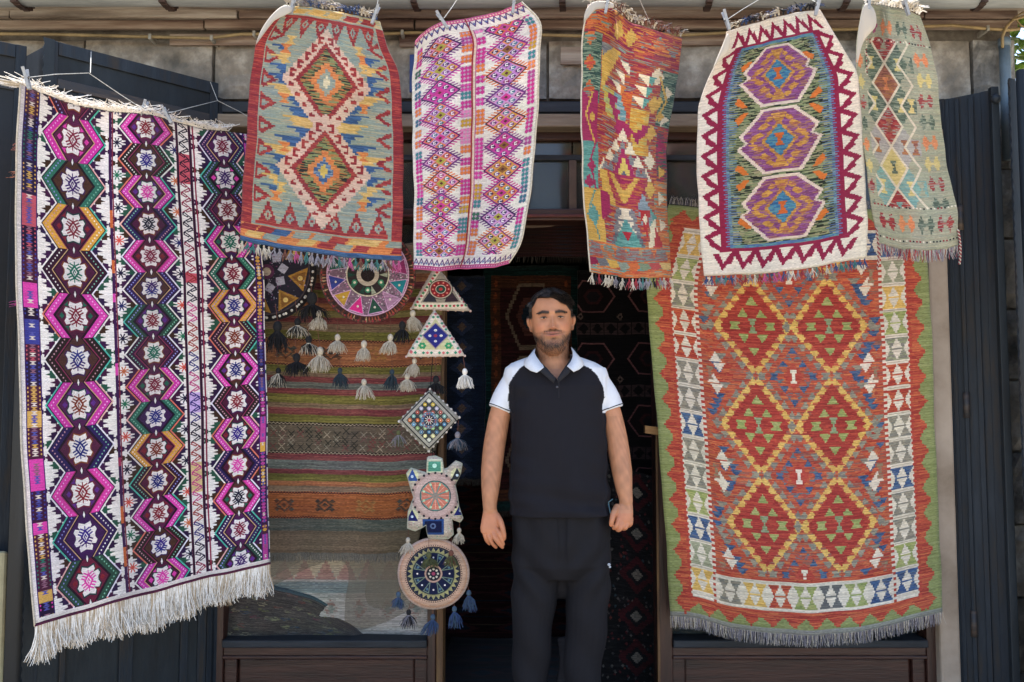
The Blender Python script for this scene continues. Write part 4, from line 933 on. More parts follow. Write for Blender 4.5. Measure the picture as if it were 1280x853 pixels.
# ------------------------------------------------------------ folding steel shutters
def leaf(root, A, B_, zl, zh, ribs=(), wavy=None, steel=M_STEEL, strips=True, topband=True):
    """one shutter leaf from plan point A to B_"""
    A, B_ = Vector((*A, 0)), Vector((*B_, 0)); d = (B_-A); L = d.length; d.normalize(); nrm = Vector((d.y, -d.x, 0))
    if nrm.y > 0: nrm = -nrm
    Mx = Matrix(((d.x, -nrm.x, 0, A.x), (d.y, -nrm.y, 0, A.y), (0, 0, 1, 0), (0, 0, 0, 1)))
    bx = lambda nm, u0, u1, w0, w1, z0, z1, m, bev=.002: MB().box(u0, u1, w0, w1, z0, z1, M=Mx).build(nm, m, root, bevel=bev)
    bx('steel_sheet', 0, L, 0, .004, zl, zh, steel, 0)
    bx('frame_strip', 0, .035, -.006, -.0005, zl, zh, M_STEEL2); bx('frame_strip', L-.035, L, -.006, -.0005, zl, zh, M_STEEL2)
    if topband: bx('top_angle', .0352, L-.0352, -.009, -.0005, zh-.05, zh-.002, M_STEEL2); bx('cross_strip', .0352, L-.0352, -.007, -.0005, zh-.17, zh-.135, M_RUST)
    bx('cross_strip', .0352, L-.0352, -.007, -.0005, zl+.01, zl+.06, M_STEEL2)
    for u, wd in ribs: bx('rib', u*L-wd/2, u*L+wd/2, -.011, -.0005, zl+.061, zh-.171 if topband else zh-.01, M_STEEL2, .003)
    if wavy:            # scalloped cover strip along the meeting edge
        u = L if wavy > 0 else 0; vs = []; fs = []; n = int((zh-zl)/.02)
        for k in range(n+1):
            z = zl+(zh-zl)*k/n; e = .012+.006*(k % 2); ui, uo = (u-.02*wavy, u+e*wavy)
            for uu, ww in ((ui, -.013), (uo, -.013), (uo, -.007), (ui, -.007)): vs.append(Mx @ Vector((uu, ww, z)))
            if k:
                for q in range(4): fs.append(((k-1)*4+q, (k-1)*4+(q+1) % 4, k*4+(q+1) % 4, k*4+q))
        MB().add(vs, fs).build('scalloped_strip', steel, root)
    return Mx, L
ZL, ZH = .06, P(276, 107, 3.55).z
sh = empty('steel_shutter', (-1.2, 3.5, 0), 'large dark blue steel shutter leaf swung open behind the plum brocade rug', 'shutter')
Mx, L = leaf(sh, (-1.655, 3.085), (-1.195, 3.53), ZL, ZH, ((.18, .02), (.52, .05), (.86, .03)), -1)
leaf(sh, (-1.86, 3.26), (-1.662, 3.105), ZL, ZH-.01, (), None, M_BLACK, topband=False)
Mx2, L2 = leaf(sh, (-1.195, 3.535), (-1.165, 3.58), ZL, ZH-.055, (), None, topband=False)
for u in (.63, .70):
    b = MB(); z = P(0, 0, 1).z*0+ZY(795, 3.30); b.tube([Mx @ Vector((u*L+.032*math.cos(t), -.022-.004*math.sin(t), z+.04+.036*math.sin(t))) for t in np.linspace(0, 6.28, 20)], .0045, 6, cap=False); rg_ = b.build('ring_handle', M_IRON, sh, smooth=True)
    b = MB(); c = Mx @ Vector((u*L, -.006, z+.078)); b.ball(c, .013, 10, 6); b.build('boss', M_IRON, rg_, smooth=True)
sh = empty('steel_shutter', (-1.9, 3.0, 0), 'nearly black folded shutter leaf at the far left, its edge behind the rug', 'shutter')
leaf(sh, (-2.35, 2.72), (-1.76, 3.14), ZL, ZH-.005, ((.3, .03), (.66, .03)), None, M_BLACK)
sh = empty('steel_shutter', (1.8, 3.5, 0), 'narrow dark blue folded shutter leaf standing next to the pale jamb on the right', 'shutter')
zr = P(1180, 127, 3.58).z
leaf(sh, (1.755, 3.57), (1.90, 3.45), ZL, zr, ((.35, .016), (.62, .02)), -1, M_STEEL2, topband=False)
leaf(sh, (1.905, 3.455), (1.955, 3.53), ZL, zr-.02, ((.5, .02),), None, M_STEEL, topband=False)
sh = empty('steel_shutter', (2.0, 3.4, 0), 'dark blue shutter leaf with riveted strips at the right edge of the picture', 'shutter')
Mx, L = leaf(sh, (1.905, 3.33), (2.30, 3.52), ZL, zr+.0, ((.2, .025), (.45, .02), (.7, .03)), -1, M_STEEL2, topband=False)
for k in range(26): b = MB(); b.ball(Mx @ Vector((.018, -.008, ZL+.05+k*.092)), .006, 8, 5); b.build('rivet', M_STEEL2, sh, smooth=True)
MB().tube([(1.93, 3.29, ZL), (1.93, 3.29, zr+.02)], .018, 10).build('hinge_rod', M_STEEL, sh, smooth=True)
sh = empty('steel_shutter', (1.9, 3.4, 0), 'thin steel post strip between the two folded shutters on the right', 'shutter post')
boxo('post_strip', 1.862, 1.892, 3.375, 3.40, ZL, zr-.01, M_STEEL, sh, .003); MB().ball((1.877, 3.375, zr-.06), .02, 10, 6).build('boss', M_STEEL2, sh, smooth=True)
# greenery past the wall corner
vi = empty('vine', (2.38, 3.9, 2.3), 'bright green vine leaves beyond the wall corner at the right edge', 'vine')
MB().tube([(2.55, 3.9, -.1), (2.5, 3.92, 1.2), (2.45, 3.9, 2.3), (2.5, 3.85, 3.0)], [.02, .017, .014, .006], 8).build('stem', M_OLDWOOD[1], vi)
b = MB()
for k in range(1300):
    c = Vector((random.uniform(2.22, 2.9), random.uniform(3.8, 4.4), random.uniform(1.9, 3.3))); q = Matrix.Rotation(random.uniform(0, 6.28), 3, 'Z') @ Matrix.Rotation(random.uniform(-1, 1), 3, 'X'); s = random.uniform(.022, .045)
    b.add([c+q @ Vector((x*s, y*s, z*s)) for x, y, z in ((0, -1, 0), (.7, -.3, .1), (.55, .5, .1), (0, 1, 0), (-.55, .5, .1), (-.7, -.3, .1), (0, 0, -.05))], [(6, 0, 1), (6, 1, 2), (6, 2, 3), (6, 3, 4), (6, 4, 5), (6, 5, 0)])
tag(b.build('leaves', M_LEAF, vi), kind='stuff')

for sh_, (x, y) in ((bpy.data.objects['steel_shutter.002'], (1.80, 3.535)), (bpy.data.objects['steel_shutter.003'], (1.93, 3.30))):
    for z in (.5, 1.35, 2.1):
        MB().tube([(x, y-.012, z-.05), (x, y-.012, z+.05)], .012, 10).build('hinge', M_RUST, sh_, smooth=True)
        MB().box(x, x+.07, y-.010, y-.004, z-.02, z+.02).build('hinge_plate', M_RUST, sh_, bevel=.002)
# ------------------------------------------------------------ rugs
def along(poly, t):
    pts = np.array(poly, float); d = np.r_[0, np.cumsum(np.hypot(*np.diff(pts, axis=0).T))]; d /= d[-1]
    return np.array([np.interp(t, d, pts[:, 0]), np.interp(t, d, pts[:, 1])]).T
def smoothed(poly, t):
    a = along(poly, t); k = max(3, len(t)//24)
    if k > 1:
        pad = np.pad(a, ((k, k), (0, 0)), mode='reflect', reflect_type='odd'); ker = np.ones(2*k+1)/(2*k+1)
        a2 = np.stack([np.convolve(pad[:, i], ker, 'valid') for i in (0, 1)], 1); a2[0] = a[0]; a2[-1] = a[-1]; a = a2
    return a
class Patch:
    """cloth hanging in space: outline measured on the photograph, depth from its own folds"""
    def __init__(s, top, bottom, left, right, depth, nu=64, nv=96, wob=1.0):
        u = np.linspace(0, 1, nu); v = np.linspace(0, 1, nv); s.nu, s.nv, s.u, s.v = nu, nv, u, v; s.depth = depth
        T, Bo, L, Rr = smoothed(top, u), smoothed(bottom, u), smoothed(left, v), smoothed(right, v)
        def wv(t, a): p = RNG.random(5)*6.28; return a*wob*(np.sin(t*9+p[0])*.6+np.sin(t*21+p[1])*.5+np.sin(t*43+p[2])*.3)*np.minimum(1, np.minimum(t, 1-t)*8)
        L[:, 0] += wv(v, .9); Rr[:, 0] += wv(v, .9); Bo[:, 1] += wv(u, .8); T[:, 1] += wv(u, .6)
        U = u[None, :, None]; V = v[:, None, None]
        C = (1-V)*T[None]+V*Bo[None]+(1-U)*L[:, None]+U*Rr[:, None]-((1-U)*(1-V)*T[0]+U*(1-V)*T[-1]+(1-U)*V*Bo[0]+U*V*Bo[-1])
        s.px = C
        s.W = np.zeros((nv, nu, 3))
        for j in range(nv):
            for i in range(nu): s.W[j, i] = P(C[j, i, 0], C[j, i, 1], depth(u[i], v[j]))
    def at(s, u, v):
        j = v*(s.nv-1); i = u*(s.nu-1); j0, i0 = min(int(j), s.nv-2), min(int(i), s.nu-2); fj, fi = j-j0, i-i0
        w = s.W; return Vector(w[j0, i0]*(1-fj)*(1-fi)+w[j0+1, i0]*fj*(1-fi)+w[j0, i0+1]*(1-fj)*fi+w[j0+1, i0+1]*fj*fi)
    def mesh(s, name, m, parent, th=.004, uv=(0, 1, 0, 1)):
        nu, nv = s.nu, s.nv; vs = s.W.reshape(-1, 3)
        idx = np.arange(nu*nv).reshape(nv, nu); f = np.stack([idx[1:, :-1], idx[1:, 1:], idx[:-1, 1:], idx[:-1, :-1]], -1).reshape(-1, 4)
        me = bpy.data.meshes.new(name); me.from_pydata([tuple(p) for p in vs], [], [tuple(int(i) for i in q) for q in f])
        ul = me.uv_layers.new(name='UVMap'); U, V = np.meshgrid(s.u, s.v); U = uv[0]+(uv[1]-uv[0])*U; V = uv[2]+(uv[3]-uv[2])*V
        uvv = np.stack([U, 1-V], -1).reshape(-1, 2)[f.reshape(-1)]; ul.data.foreach_set('uv', uvv.astype('f').ravel())
        me.polygons.foreach_set('use_smooth', [True]*len(f))
        o = link(name, me, parent, [m]); sm = o.modifiers.new('thickness', 'SOLIDIFY'); sm.thickness = th; sm.offset = -1; return o
def strands(name, pts, lens, mats, parent, r=.0012, sway=.012, seg=4, down=(0, 0, -1), curl=0., group=1):
    """loose warp ends: one thin thread each"""
    b = MB(); dn = Vector(down)
    for i, p in enumerate(pts):
        L = lens(i/max(1, len(pts)-1)) if callable(lens) else lens
        L *= random.uniform(.82, 1.1); dx, dy = random.gauss(0, sway), random.gauss(0, sway*.7); ph = random.uniform(0, 6)
        q = [Vector(p)+Vector((random.uniform(-.0015, .0015), random.uniform(-.003, .002), .003))]
        for k in range(1, seg+1):
            t = k/seg; q.append(q[0]+dn*L*t+Vector((dx*t*t+curl*math.sin(ph+t*5)*t, dy*t*t+curl*math.cos(ph+t*4)*t, 0)))
        b.tube(q, [r*(1-.45*k/seg) for k in range(seg+1)], 3, mi=random.randrange(len(mats)), cap=False)
    o = b.build(name, mats, parent); return tag(o, kind='stuff')
def tufts(name, patch, v, n, L, mats, parent, r=.0016, up=False, per=7, spread=.010):
    """row of small knotted tassels"""
    b = MB()
    for k in range(n):
        u = (k+.5)/n; p = patch.at(u, v)+Vector((0, -.003, 0)); s = 1 if up else -1; mi = random.randrange(len(mats)); tilt = random.gauss(0, .25)
        b.ball(p+Vector((tilt*.003, 0, s*.006)), (r*2.4, r*2.2, r*3), 6, 4, mi)
        for q in range(per):
            d = Vector((random.gauss(tilt*.5, .3), random.gauss(-.1, .2), s)).normalized() if not up else Vector((random.gauss(tilt, .6), random.gauss(-.5, .4), random.uniform(.1, .9))).normalized()
            l_ = L*random.uniform(.6, 1.1); a = p+Vector((0, 0, s*.008)); e = a+d*l_+Vector((0, 0, -.25*l_ if up else 0)); m_ = a+d*l_*.5+Vector((random.gauss(0, .1)*l_, 0, .12*l_ if up else 0))
            b.tube([a, m_, e], [r, r*1.15, r*.6], 3, mi=mi, cap=False)
    return tag(b.build(name, mats, parent), kind='stuff')
TH = lambda n, a, b_=None: mat('thread_'+n, a, b_, 150, .95)
T_RED, T_BLK, T_CRM, T_GRY, T_PNK, T_BLU, T_BRN, T_TEAL = TH('red', '8c3038'), TH('black', '1c1c20', '101014'), TH('cream', 'c2b8a8', '968c7c'), TH('slate', '8a8488', '64606a'), TH('pink', 'b0507c'), TH('blue', '34466c'), TH('brown', '6c4438'), TH('teal', '3c6c68')
sn = math.sin
def edge_cord(patch, side, m, parent, r=.003, name='selvedge'):
    u = 0 if side == 'l' else 1; return MB().tube([patch.at(u, t) for t in np.linspace(0, 1, 60)], r, 6).build(name, m, parent, smooth=True)
# large kilim over the right window
def rug(name, label, patch, img, nm, group=None, th=.004, **k):
    t = empty(name, patch.at(.5, 0), label, 'rug', group); m = cloth_mat(nm, img, **k); patch.mesh('woven_field', m, t, th); return t
pf = Patch([(838, 256), (900, 262), (1000, 262), (1060, 262), (1152, 260)], [(838, 771), (868, 772), (905, 784), (950, 792), (1010, 795), (1080, 790), (1178, 766)],
           [(836, 256), (806, 350), (815, 440), (824, 560), (832, 680), (838, 771)], [(1152, 260), (1161, 350), (1166, 450), (1170, 560), (1175, 680), (1178, 766)],
           lambda u, v: 3.46-.03*sn(u*3.14)+.020*sn(u*10+v*2)*(.4+.6*v)+.010*sn(u*23-v*3)*v+.014*sn(v*7+u*3)+.006*sn(v*19+u*5), 80, 120)
RG_F = rug('large_kilim', 'large lime green edged kilim with red and yellow diamond lattice over the right window', pf, pat_f(), 'green_edged_kilim_weave', nx=110, ny=900)
N = 520
strands('fringe', [pf.at(min(.999, (i+random.random())/N), 1) for i in range(N)], lambda t: .045, [T_GRY, T_GRY, T_CRM], RG_F, .0011, .005)
strands('fringe', [pf.at(min(.999, (i+random.random())/260), 0) for i in range(260)], lambda t: .03, [T_GRY, T_CRM], RG_F, .0011, .008, down=(0, -.3, .95))
# plum brocade on the left
def dl(u, v): return 2.72+.60*u+.026*sn(u*9+1+v)+.014*sn(u*21+v*4)+.012*sn(v*6+u*5)+.05*(1-v)*abs(sn(u*math.pi*1.75))*.6
plr = Patch([(24, 106), (60, 120), (100, 134), (140, 141), (183, 143), (215, 152), (255, 162), (312, 168)], [(44, 783), (100, 766), (160, 748), (215, 735), (260, 722), (300, 714), (338, 705)],
            [(26, 106), (21, 200), (20, 300), (23, 420), (27, 540), (34, 660), (44, 783)], [(312, 168), (322, 260), (330, 340), (333, 480), (335, 600), (338, 705)], dl, 90, 130)
RG_L = rug('brocade_rug', 'tall plum and white brocade rug with magenta lozenge chains hanging at far left', plr, pat_left(), 'plum_brocade_weave', nx=160, ny=900, rib=1.3)
N = 1800
strands('fringe', [plr.at(min(.999, (i+random.random())/N), 1) for i in range(N)], lambda t: .108-.012*sn(t*9)+.008*sn(t*41), [M_THREADW, M_THREADW, M_THREADW, T_CRM, mat('thread_stained', 'bca68c', 'a08c70', 100, .95)], RG_L, .0012, .014, seg=6, curl=.005)
strands('top_fringe', [plr.at(min(.999, (i+random.random())/460), 0) for i in range(420)], lambda t: .028+.030*abs(sn(t*17))*abs(sn(t*7+1)), [M_THREADW, M_THREADW, M_THREADW], RG_L, .0017, .035, seg=5, down=(.0, -.6, .35), curl=.016)
strands('corner_fringe', [plr.at(random.uniform(0, .06), 0) for i in range(130)], .075, [M_THREADW, T_CRM], RG_L, .0013, .02, seg=5, down=(-.8, -.3, .05), curl=.01)
MB().tube([plr.at(0, t)+Vector((0, -.002, 0)) for t in np.linspace(0, 1, 80)], .003, 6).build('selvedge', T_CRM, RG_L, smooth=True)
MB().tube([plr.at(t, 1)+Vector((0, -.003, .002)) for t in np.linspace(0, 1, 80)], .0035, 6).build('hem_cord', mat('thread_plum', '5a1838', '3a1028', 100, .9), RG_L, smooth=True)
for v, c in ((.165, 'c87850'), (.405, 'c8388c'), (.115, 'a85c48')):
    strands('loose_tuft', [plr.at(0, v+random.uniform(-.006, .006)) for i in range(9)], .018, [TH('tuft_'+c, c, '4c3c3c')], RG_L, .0008, .008, down=(-.5, -.4, -.5), curl=.005)
# row of small rugs pegged under the gutter
def fold(u, v, k=.05, w=.16): return -k*math.exp(-(u/w)**2)*math.exp(-v*2.6)
pa = Patch([(356, 7), (385, 9), (415, 14), (450, 20), (474, 27)], [(300, 300), (350, 311), (400, 318), (450, 323), (502, 326)],
           [(356, 7), (338, 24), (322, 48), (314, 90), (309, 150), (304, 220), (300, 300)], [(474, 27), (484, 60), (499, 92), (503, 130), (504, 220), (502, 326)],
           lambda u, v: 3.04+fold(u, v)+.03*sn(u*7+.5+v)*(.5+.5*v)+.014*sn(u*16+v*4)+.012*sn(v*8+u*4)+.03*v, 60, 90)
RG_A = rug('small_kilim', 'red bordered kilim with two stacked hooked diamonds on sage, leftmost of the row', pa, pat_a(), 'red_bordered_kilim_weave', 'small rugs pegged in a row under the gutter', trans=.24, nx=70, ny=520)
tufts('knotted_fringe', pa, 1, 30, .038, [T_GRY, T_GRY, T_PNK, T_CRM, T_TEAL, T_BRN], RG_A, .0016, per=9)
tufts('top_fringe', pa, 0, 24, .04, [T_GRY, T_CRM, T_BLU], RG_A, .0015, up=True)
pb = Patch([(520, 52), (530, 39), (548, 29), (590, 22), (630, 13), (652, 3)], [(517, 336), (545, 338), (575, 336), (610, 335), (636, 329)],
           [(520, 52), (516, 100), (516, 170), (517, 250), (517, 336)], [(652, 3), (677, 26), (673, 100), (669, 180), (662, 250), (652, 305), (636, 329)],
           lambda u, v: 3.03+.035*math.exp(-((u-.5)/.09)**2)*(.3+.7*v)+.018*sn(u*12+v*2)+.012*sn(v*9+u*3)-.04*math.exp(-((1-u)/.14)**2)*math.exp(-v*2)+.03*v, 60, 90)
RG_B = rug('small_rug', 'white rug with pink and orange lozenges in two columns, seam down its middle', pb, pat_b(), 'lozenge_rug_weave', 'small rugs pegged in a row under the gutter', trans=.24, nx=90, ny=560, rib=1.4)
MB().tube([pb.at(.488, t)+Vector((0, -.0025, 0)) for t in np.linspace(0, 1, 60)], .0022, 6).build('seam', T_RED, RG_B, smooth=True)
MB().tube([pb.at(1, t)+Vector((0, -.001, 0)) for t in np.linspace(0, 1, 60)], .003, 6).build('selvedge', T_CRM, RG_B, smooth=True)
MB().tube([pb.at(t, 1)+Vector((0, -.002, 0)) for t in np.linspace(0, 1, 50)], .003, 6).build('hem_cord', T_PNK, RG_B, smooth=True)
pc = Patch([(736, 6), (752, 4), (768, 12), (790, 30), (820, 38), (853, 48)], [(738, 340), (770, 346), (800, 348), (840, 347)],
           [(736, 6), (729, 40), (727, 90), (726, 150), (729, 230), (738, 340)], [(853, 48), (849, 90), (840, 140), (832, 190), (834, 260), (840, 347)],
           lambda u, v: 3.03+.03*sn(u*8)+(.14*max(0, u-.74)/.26*(1-v*.6) if u > .74 else 0)-.045*math.exp(-((u-.36-.15*v)/.07)**2)*math.exp(-v*2.6)+fold(u, v, .05)+.012*sn(v*9+u*6)+.02*v, 70, 90)
RG_C = rug('small_kilim', 'narrow many coloured kilim of stepped triangles with a deep fold, third of the row', pc, pat_c(), 'stepped_kilim_weave', 'small rugs pegged in a row under the gutter', trans=.24, nx=50, ny=560)
tufts('knotted_fringe', pc, 1, 24, .036, [T_CRM, T_GRY, T_CRM, T_TEAL, T_BLK, T_RED], RG_C, .0015, per=9)
tufts('top_fringe', pc, 0, 26, .045, [T_CRM, T_GRY, T_BRN], RG_C, .0014, up=True)
MB().tube([pc.at(0, t) for t in np.linspace(0, 1, 60)], .0028, 6).build('selvedge', T_CRM, RG_C, smooth=True)
pd = Patch([(909, 46), (930, 38), (960, 27), (990, 19), (1025, 12)], [(880, 345), (930, 344), (980, 339), (1030, 332), (1083, 322)],
           [(909, 40), (907, 62), (893, 84), (882, 108), (873, 140), (871, 200), (873, 270), (880, 345)], [(1025, 12), (1040, 36), (1058, 66), (1072, 92), (1077, 150), (1082, 220), (1085, 280), (1083, 322)],
           lambda u, v: 2.98-.045*math.exp(-(u/.1)**2)*math.exp(-v*5)+.030*sn(u*6.5+.4+v*.8)*(.4+.6*v)+.011*sn(u*17+v*3)+.01*sn(v*7+u*3)+.02*v, 64, 94)
RG_D = rug('small_kilim', 'cream and crimson bordered kilim with three violet hexagon medallions', pd, pat_d(), 'medallion_kilim_weave', 'small rugs pegged in a row under the gutter', trans=.24, nx=70, ny=560)
tufts('knotted_fringe', pd, 1, 34, .030, [T_RED, T_GRY, T_BLU, T_CRM, T_PNK, T_TEAL], RG_D, .0014, per=8)
tufts('top_fringe', pd, 0, 22, .035, [T_CRM, T_GRY, T_BLK, T_BLU], RG_D, .0015, up=True)
# turned-over corner of that rug shows its back
pe_ = Patch([(1080, 6), (1100, 7), (1125, 11), (1150, 20)], [(1098, 305), (1130, 313), (1165, 315), (1198, 308)],
            [(1080, 6), (1073, 40), (1071, 80), (1077, 160), (1089, 250), (1098, 305)], [(1150, 20), (1161, 50), (1172, 100), (1177, 150), (1183, 205), (1196, 260), (1198, 308)],
            lambda u, v: 3.0+fold(u, v, .06, .14)+.02*sn(u*7+1)-.03*math.exp(-((u-.42)/.08)**2)*math.exp(-v*1.8)+.012*sn(v*8+u*4)+.03*v, 56, 90)
RG_E = rug('small_kilim', 'sage green kilim with cream lattice and red fills, rightmost of the row', pe_, pat_e(), 'lattice_sage_weave', 'small rugs pegged in a row under the gutter', trans=.24, nx=45, ny=520)
N = 150; strands('fringe', [pe_.at(min(.999, (i+random.random())/N), 1) for i in range(N)], lambda t: .04, [T_GRY, T_GRY, T_CRM, T_RED], RG_E, .0014, .008)
tufts('top_fringe', pe_, 0, 20, .05, [M_THREADW, T_CRM, M_THREADW], RG_E, .0018, up=True)
def twist(parent, p0, L, c=(T_RED, T_CRM)):
    for s in (0, 1):
        MB().tube([Vector(p0)+Vector((.0022*math.cos(t*60+s*3.14)+.006*sn(t*3), .0022*sn(t*60+s*3.14)-.004, -t*L)) for t in np.linspace(0, 1, 110)], .0021, 4).build('twisted_cord', c[s], parent, smooth=True)
twist(RG_E, pe_.at(.0, .93), .15); twist(RG_E, pe_.at(.995, .93), .12)
# turned back corners at the pegs: bare reverse of the cloth
def flap(parent, pts, y, m):
    c = np.mean(pts, axis=0); vs = [P(c[0], c[1], y-.010)]+[P(a, b_, y) for a, b_ in pts]; n = len(pts)
    o = MB().add(vs, [(0, 1+(k+1) % n, 1+k) for k in range(n)]).build('turned_corner', m, parent, smooth=True)
    s = o.modifiers.new('s', 'SUBSURF'); s.levels = s.render_levels = 2; t = o.modifiers.new('t', 'SOLIDIFY'); t.thickness = .003
M_BACK = cloth_mat('rug_reverse', (lambda c: c.done(name='plain_weave'))(Cv(40, 40, ('d8d0c4', 'c8beb2', 'd0c4b8', 9))), trans=.35)
M_BACKR = cloth_mat('rug_reverse_pink', (lambda c: c.done(name='plain_pink_weave'))(Cv(40, 40, ('c8909c', 'd0b8b8', 'b8788c', 9))), trans=.35)
flap(RG_A, [(357, 5), (366, 9), (366, 16), (352, 20), (337, 30), (326, 44), (318, 62), (323, 42), (336, 22), (348, 10)], 2.97, M_BACK)
flap(RG_C, [(744, 0), (768, 2), (769, 12), (756, 9), (742, 11), (733, 19), (729, 34), (730, 16), (736, 6)], 2.96, M_BACK)
flap(RG_D, [(909, 40), (913, 44), (912, 66), (904, 70), (893, 84), (890, 88), (898, 68), (905, 52)], 2.915, M_BACK)
flap(RG_E, [(1080, 2), (1090, 6), (1096, 18), (1096, 34), (1089, 40), (1080, 50), (1075, 64), (1072, 84), (1070, 72), (1072, 44), (1076, 20)], 2.925, M_BACK)
# striped kilim in front of the left window
pgk = Patch([(327, 300), (400, 306), (480, 306), (552, 302)], [(330, 692), (400, 691), (460, 694), (520, 690)],
            [(327, 300), (328, 420), (330, 560), (330, 692)], [(552, 302), (552, 420), (549, 540), (520, 690)],
            lambda u, v: 3.54+.008*sn(u*9)+.006*sn(v*9+u*3), 50, 80)
RG_G = rug('striped_kilim', 'long kilim in green, red and orange stripes hanging in the left window', pgk, pat_g(), 'striped_kilim_weave', nx=90, ny=700)
N = 300; strands('fringe', [pgk.at(min(.999, (i+random.random())/N), 1) for i in range(N)], .035, [TH('dust', '6c6860', '504c46')], RG_G, .0012, .006)
ph = Patch([(262, 690), (400, 690), (548, 690)], [(262, 799), (400, 799), (548, 799)], [(262, 690), (262, 799)], [(548, 690), (548, 799)], lambda u, v: 3.66+.008*sn(u*8+v*3)-.02*v, 50, 30)
rug('folded_rug', 'faded grey and pink rug spread low behind the left window glass', ph, pat_h(), 'faded_rug_weave', trans=0)
ph = Patch([(262, 716), (300, 722), (350, 734), (400, 748), (432, 772), (462, 799)], [(262, 800), (330, 800), (462, 800)], [(262, 716), (262, 800)], [(460, 798), (462, 800)], lambda u, v: 3.645+.008*sn(u*9+v*3)-.02*v, 50, 24)
rug('folded_rug', 'dark reflection built as a slumped patterned rug in the lower left corner of the left window', ph, pat_h(True), 'dark_reflection_weave', trans=0)  # stands in for the dark reflection in the glass
ph = Patch([(262, 340), (300, 340), (332, 340)], [(262, 720), (332, 720)], [(262, 340), (262, 720)], [(332, 340), (332, 720)], lambda u, v: 3.56, 10, 20)
# rugs inside the dark shop
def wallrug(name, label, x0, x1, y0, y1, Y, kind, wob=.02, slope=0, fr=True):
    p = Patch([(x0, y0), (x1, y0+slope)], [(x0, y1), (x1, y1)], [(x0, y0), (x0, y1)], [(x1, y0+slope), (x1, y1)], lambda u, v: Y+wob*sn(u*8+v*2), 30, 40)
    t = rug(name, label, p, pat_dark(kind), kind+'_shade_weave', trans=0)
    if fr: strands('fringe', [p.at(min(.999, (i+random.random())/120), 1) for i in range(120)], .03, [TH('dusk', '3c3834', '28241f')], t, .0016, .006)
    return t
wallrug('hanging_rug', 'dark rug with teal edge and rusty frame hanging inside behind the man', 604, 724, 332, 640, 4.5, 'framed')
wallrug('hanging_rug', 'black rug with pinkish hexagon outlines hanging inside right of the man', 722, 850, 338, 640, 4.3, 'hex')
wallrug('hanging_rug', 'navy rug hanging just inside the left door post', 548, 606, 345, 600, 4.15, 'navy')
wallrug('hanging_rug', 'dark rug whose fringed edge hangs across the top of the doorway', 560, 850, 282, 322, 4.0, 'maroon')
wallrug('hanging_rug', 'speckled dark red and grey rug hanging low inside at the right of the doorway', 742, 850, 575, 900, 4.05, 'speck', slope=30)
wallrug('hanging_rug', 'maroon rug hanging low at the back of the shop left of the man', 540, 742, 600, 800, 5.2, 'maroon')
MB().tube([P(560, 282, 4.0), P(850, 282, 4.0)], .012, 8).build('rug_pole', M_OLDWOOD[1]); tag(bpy.data.objects['rug_pole'], 'wooden pole carrying the fringed dark rug inside the doorway', 'pole')
fr_ = Patch([(560, 600), (835, 600)], [(560, 800), (835, 800)], [(560, 600), (560, 800)], [(835, 600), (835, 800)], lambda u, v: 4, 4, 4)
for j in range(fr_.nv):
    for i in range(fr_.nu): fr_.W[j, i] = (-.35+i/3*1.1, 5.8-j/3*2.1, .006+.004*((i+j) % 2))
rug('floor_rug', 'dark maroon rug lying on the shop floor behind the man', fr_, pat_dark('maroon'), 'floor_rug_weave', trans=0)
# stacks of folded rugs inside
random.seed(5)
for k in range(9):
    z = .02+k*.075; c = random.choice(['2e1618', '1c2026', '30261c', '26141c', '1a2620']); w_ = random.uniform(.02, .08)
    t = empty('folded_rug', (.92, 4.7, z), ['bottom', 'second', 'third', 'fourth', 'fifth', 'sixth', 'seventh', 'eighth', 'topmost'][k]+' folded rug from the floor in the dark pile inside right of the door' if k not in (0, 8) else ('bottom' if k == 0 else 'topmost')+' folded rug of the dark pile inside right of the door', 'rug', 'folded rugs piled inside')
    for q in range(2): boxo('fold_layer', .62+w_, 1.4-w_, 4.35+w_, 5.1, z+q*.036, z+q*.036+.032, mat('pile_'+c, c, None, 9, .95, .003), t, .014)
# ------------------------------------------------------------ embroidered pendants
def shape_mesh(name, outline, y, img, nm, parent, bb, th=.012, puff=.01):
    """stuffed flat embroidery of any outline, photo coordinates"""
    w = cloth_mat(nm, img, trans=0, nx=200, ny=200, rib=.8)
    x0, y0, x1, y1 = bb; cx, cy = np.mean(outline, axis=0); n = len(outline); K = 6; vs = []; uv = []; fs = []
    for r in range(K+1):
        t = 1-r/K
        for (a, b_) in outline:
            x, yy = cx+(a-cx)*t, cy+(b_-cy)*t; vs.append(P(x, yy, y-puff*(1-(t**3)))); uv.append(((x-x0)/(x1-x0), 1-(yy-y0)/(y1-y0)))
    for r in range(K):
        for k in range(n):
            q = (r*n+k, r*n+(k+1) % n, (r+1)*n+(k+1) % n, (r+1)*n+k); fs.append(q[::-1] if False else q)
    me = bpy.data.meshes.new(name); me.from_pydata([tuple(v) for v in vs], [], fs); ul = me.uv_layers.new(name='UVMap')
    me.loops.foreach_get
    for l_ in me.loops: ul.data[l_.index].uv = uv[l_.vertex_index]
    me.polygons.foreach_set('use_smooth', [True]*len(fs)); bm = bmesh.new(); bm.from_mesh(me); bmesh.ops.recalc_face_normals(bm, faces=bm.faces); bm.to_mesh(me); bm.free()
    o = link(name, me, parent, [w]); s = o.modifiers.new('t', 'SOLIDIFY'); s.thickness = th; s.offset = 0; return o
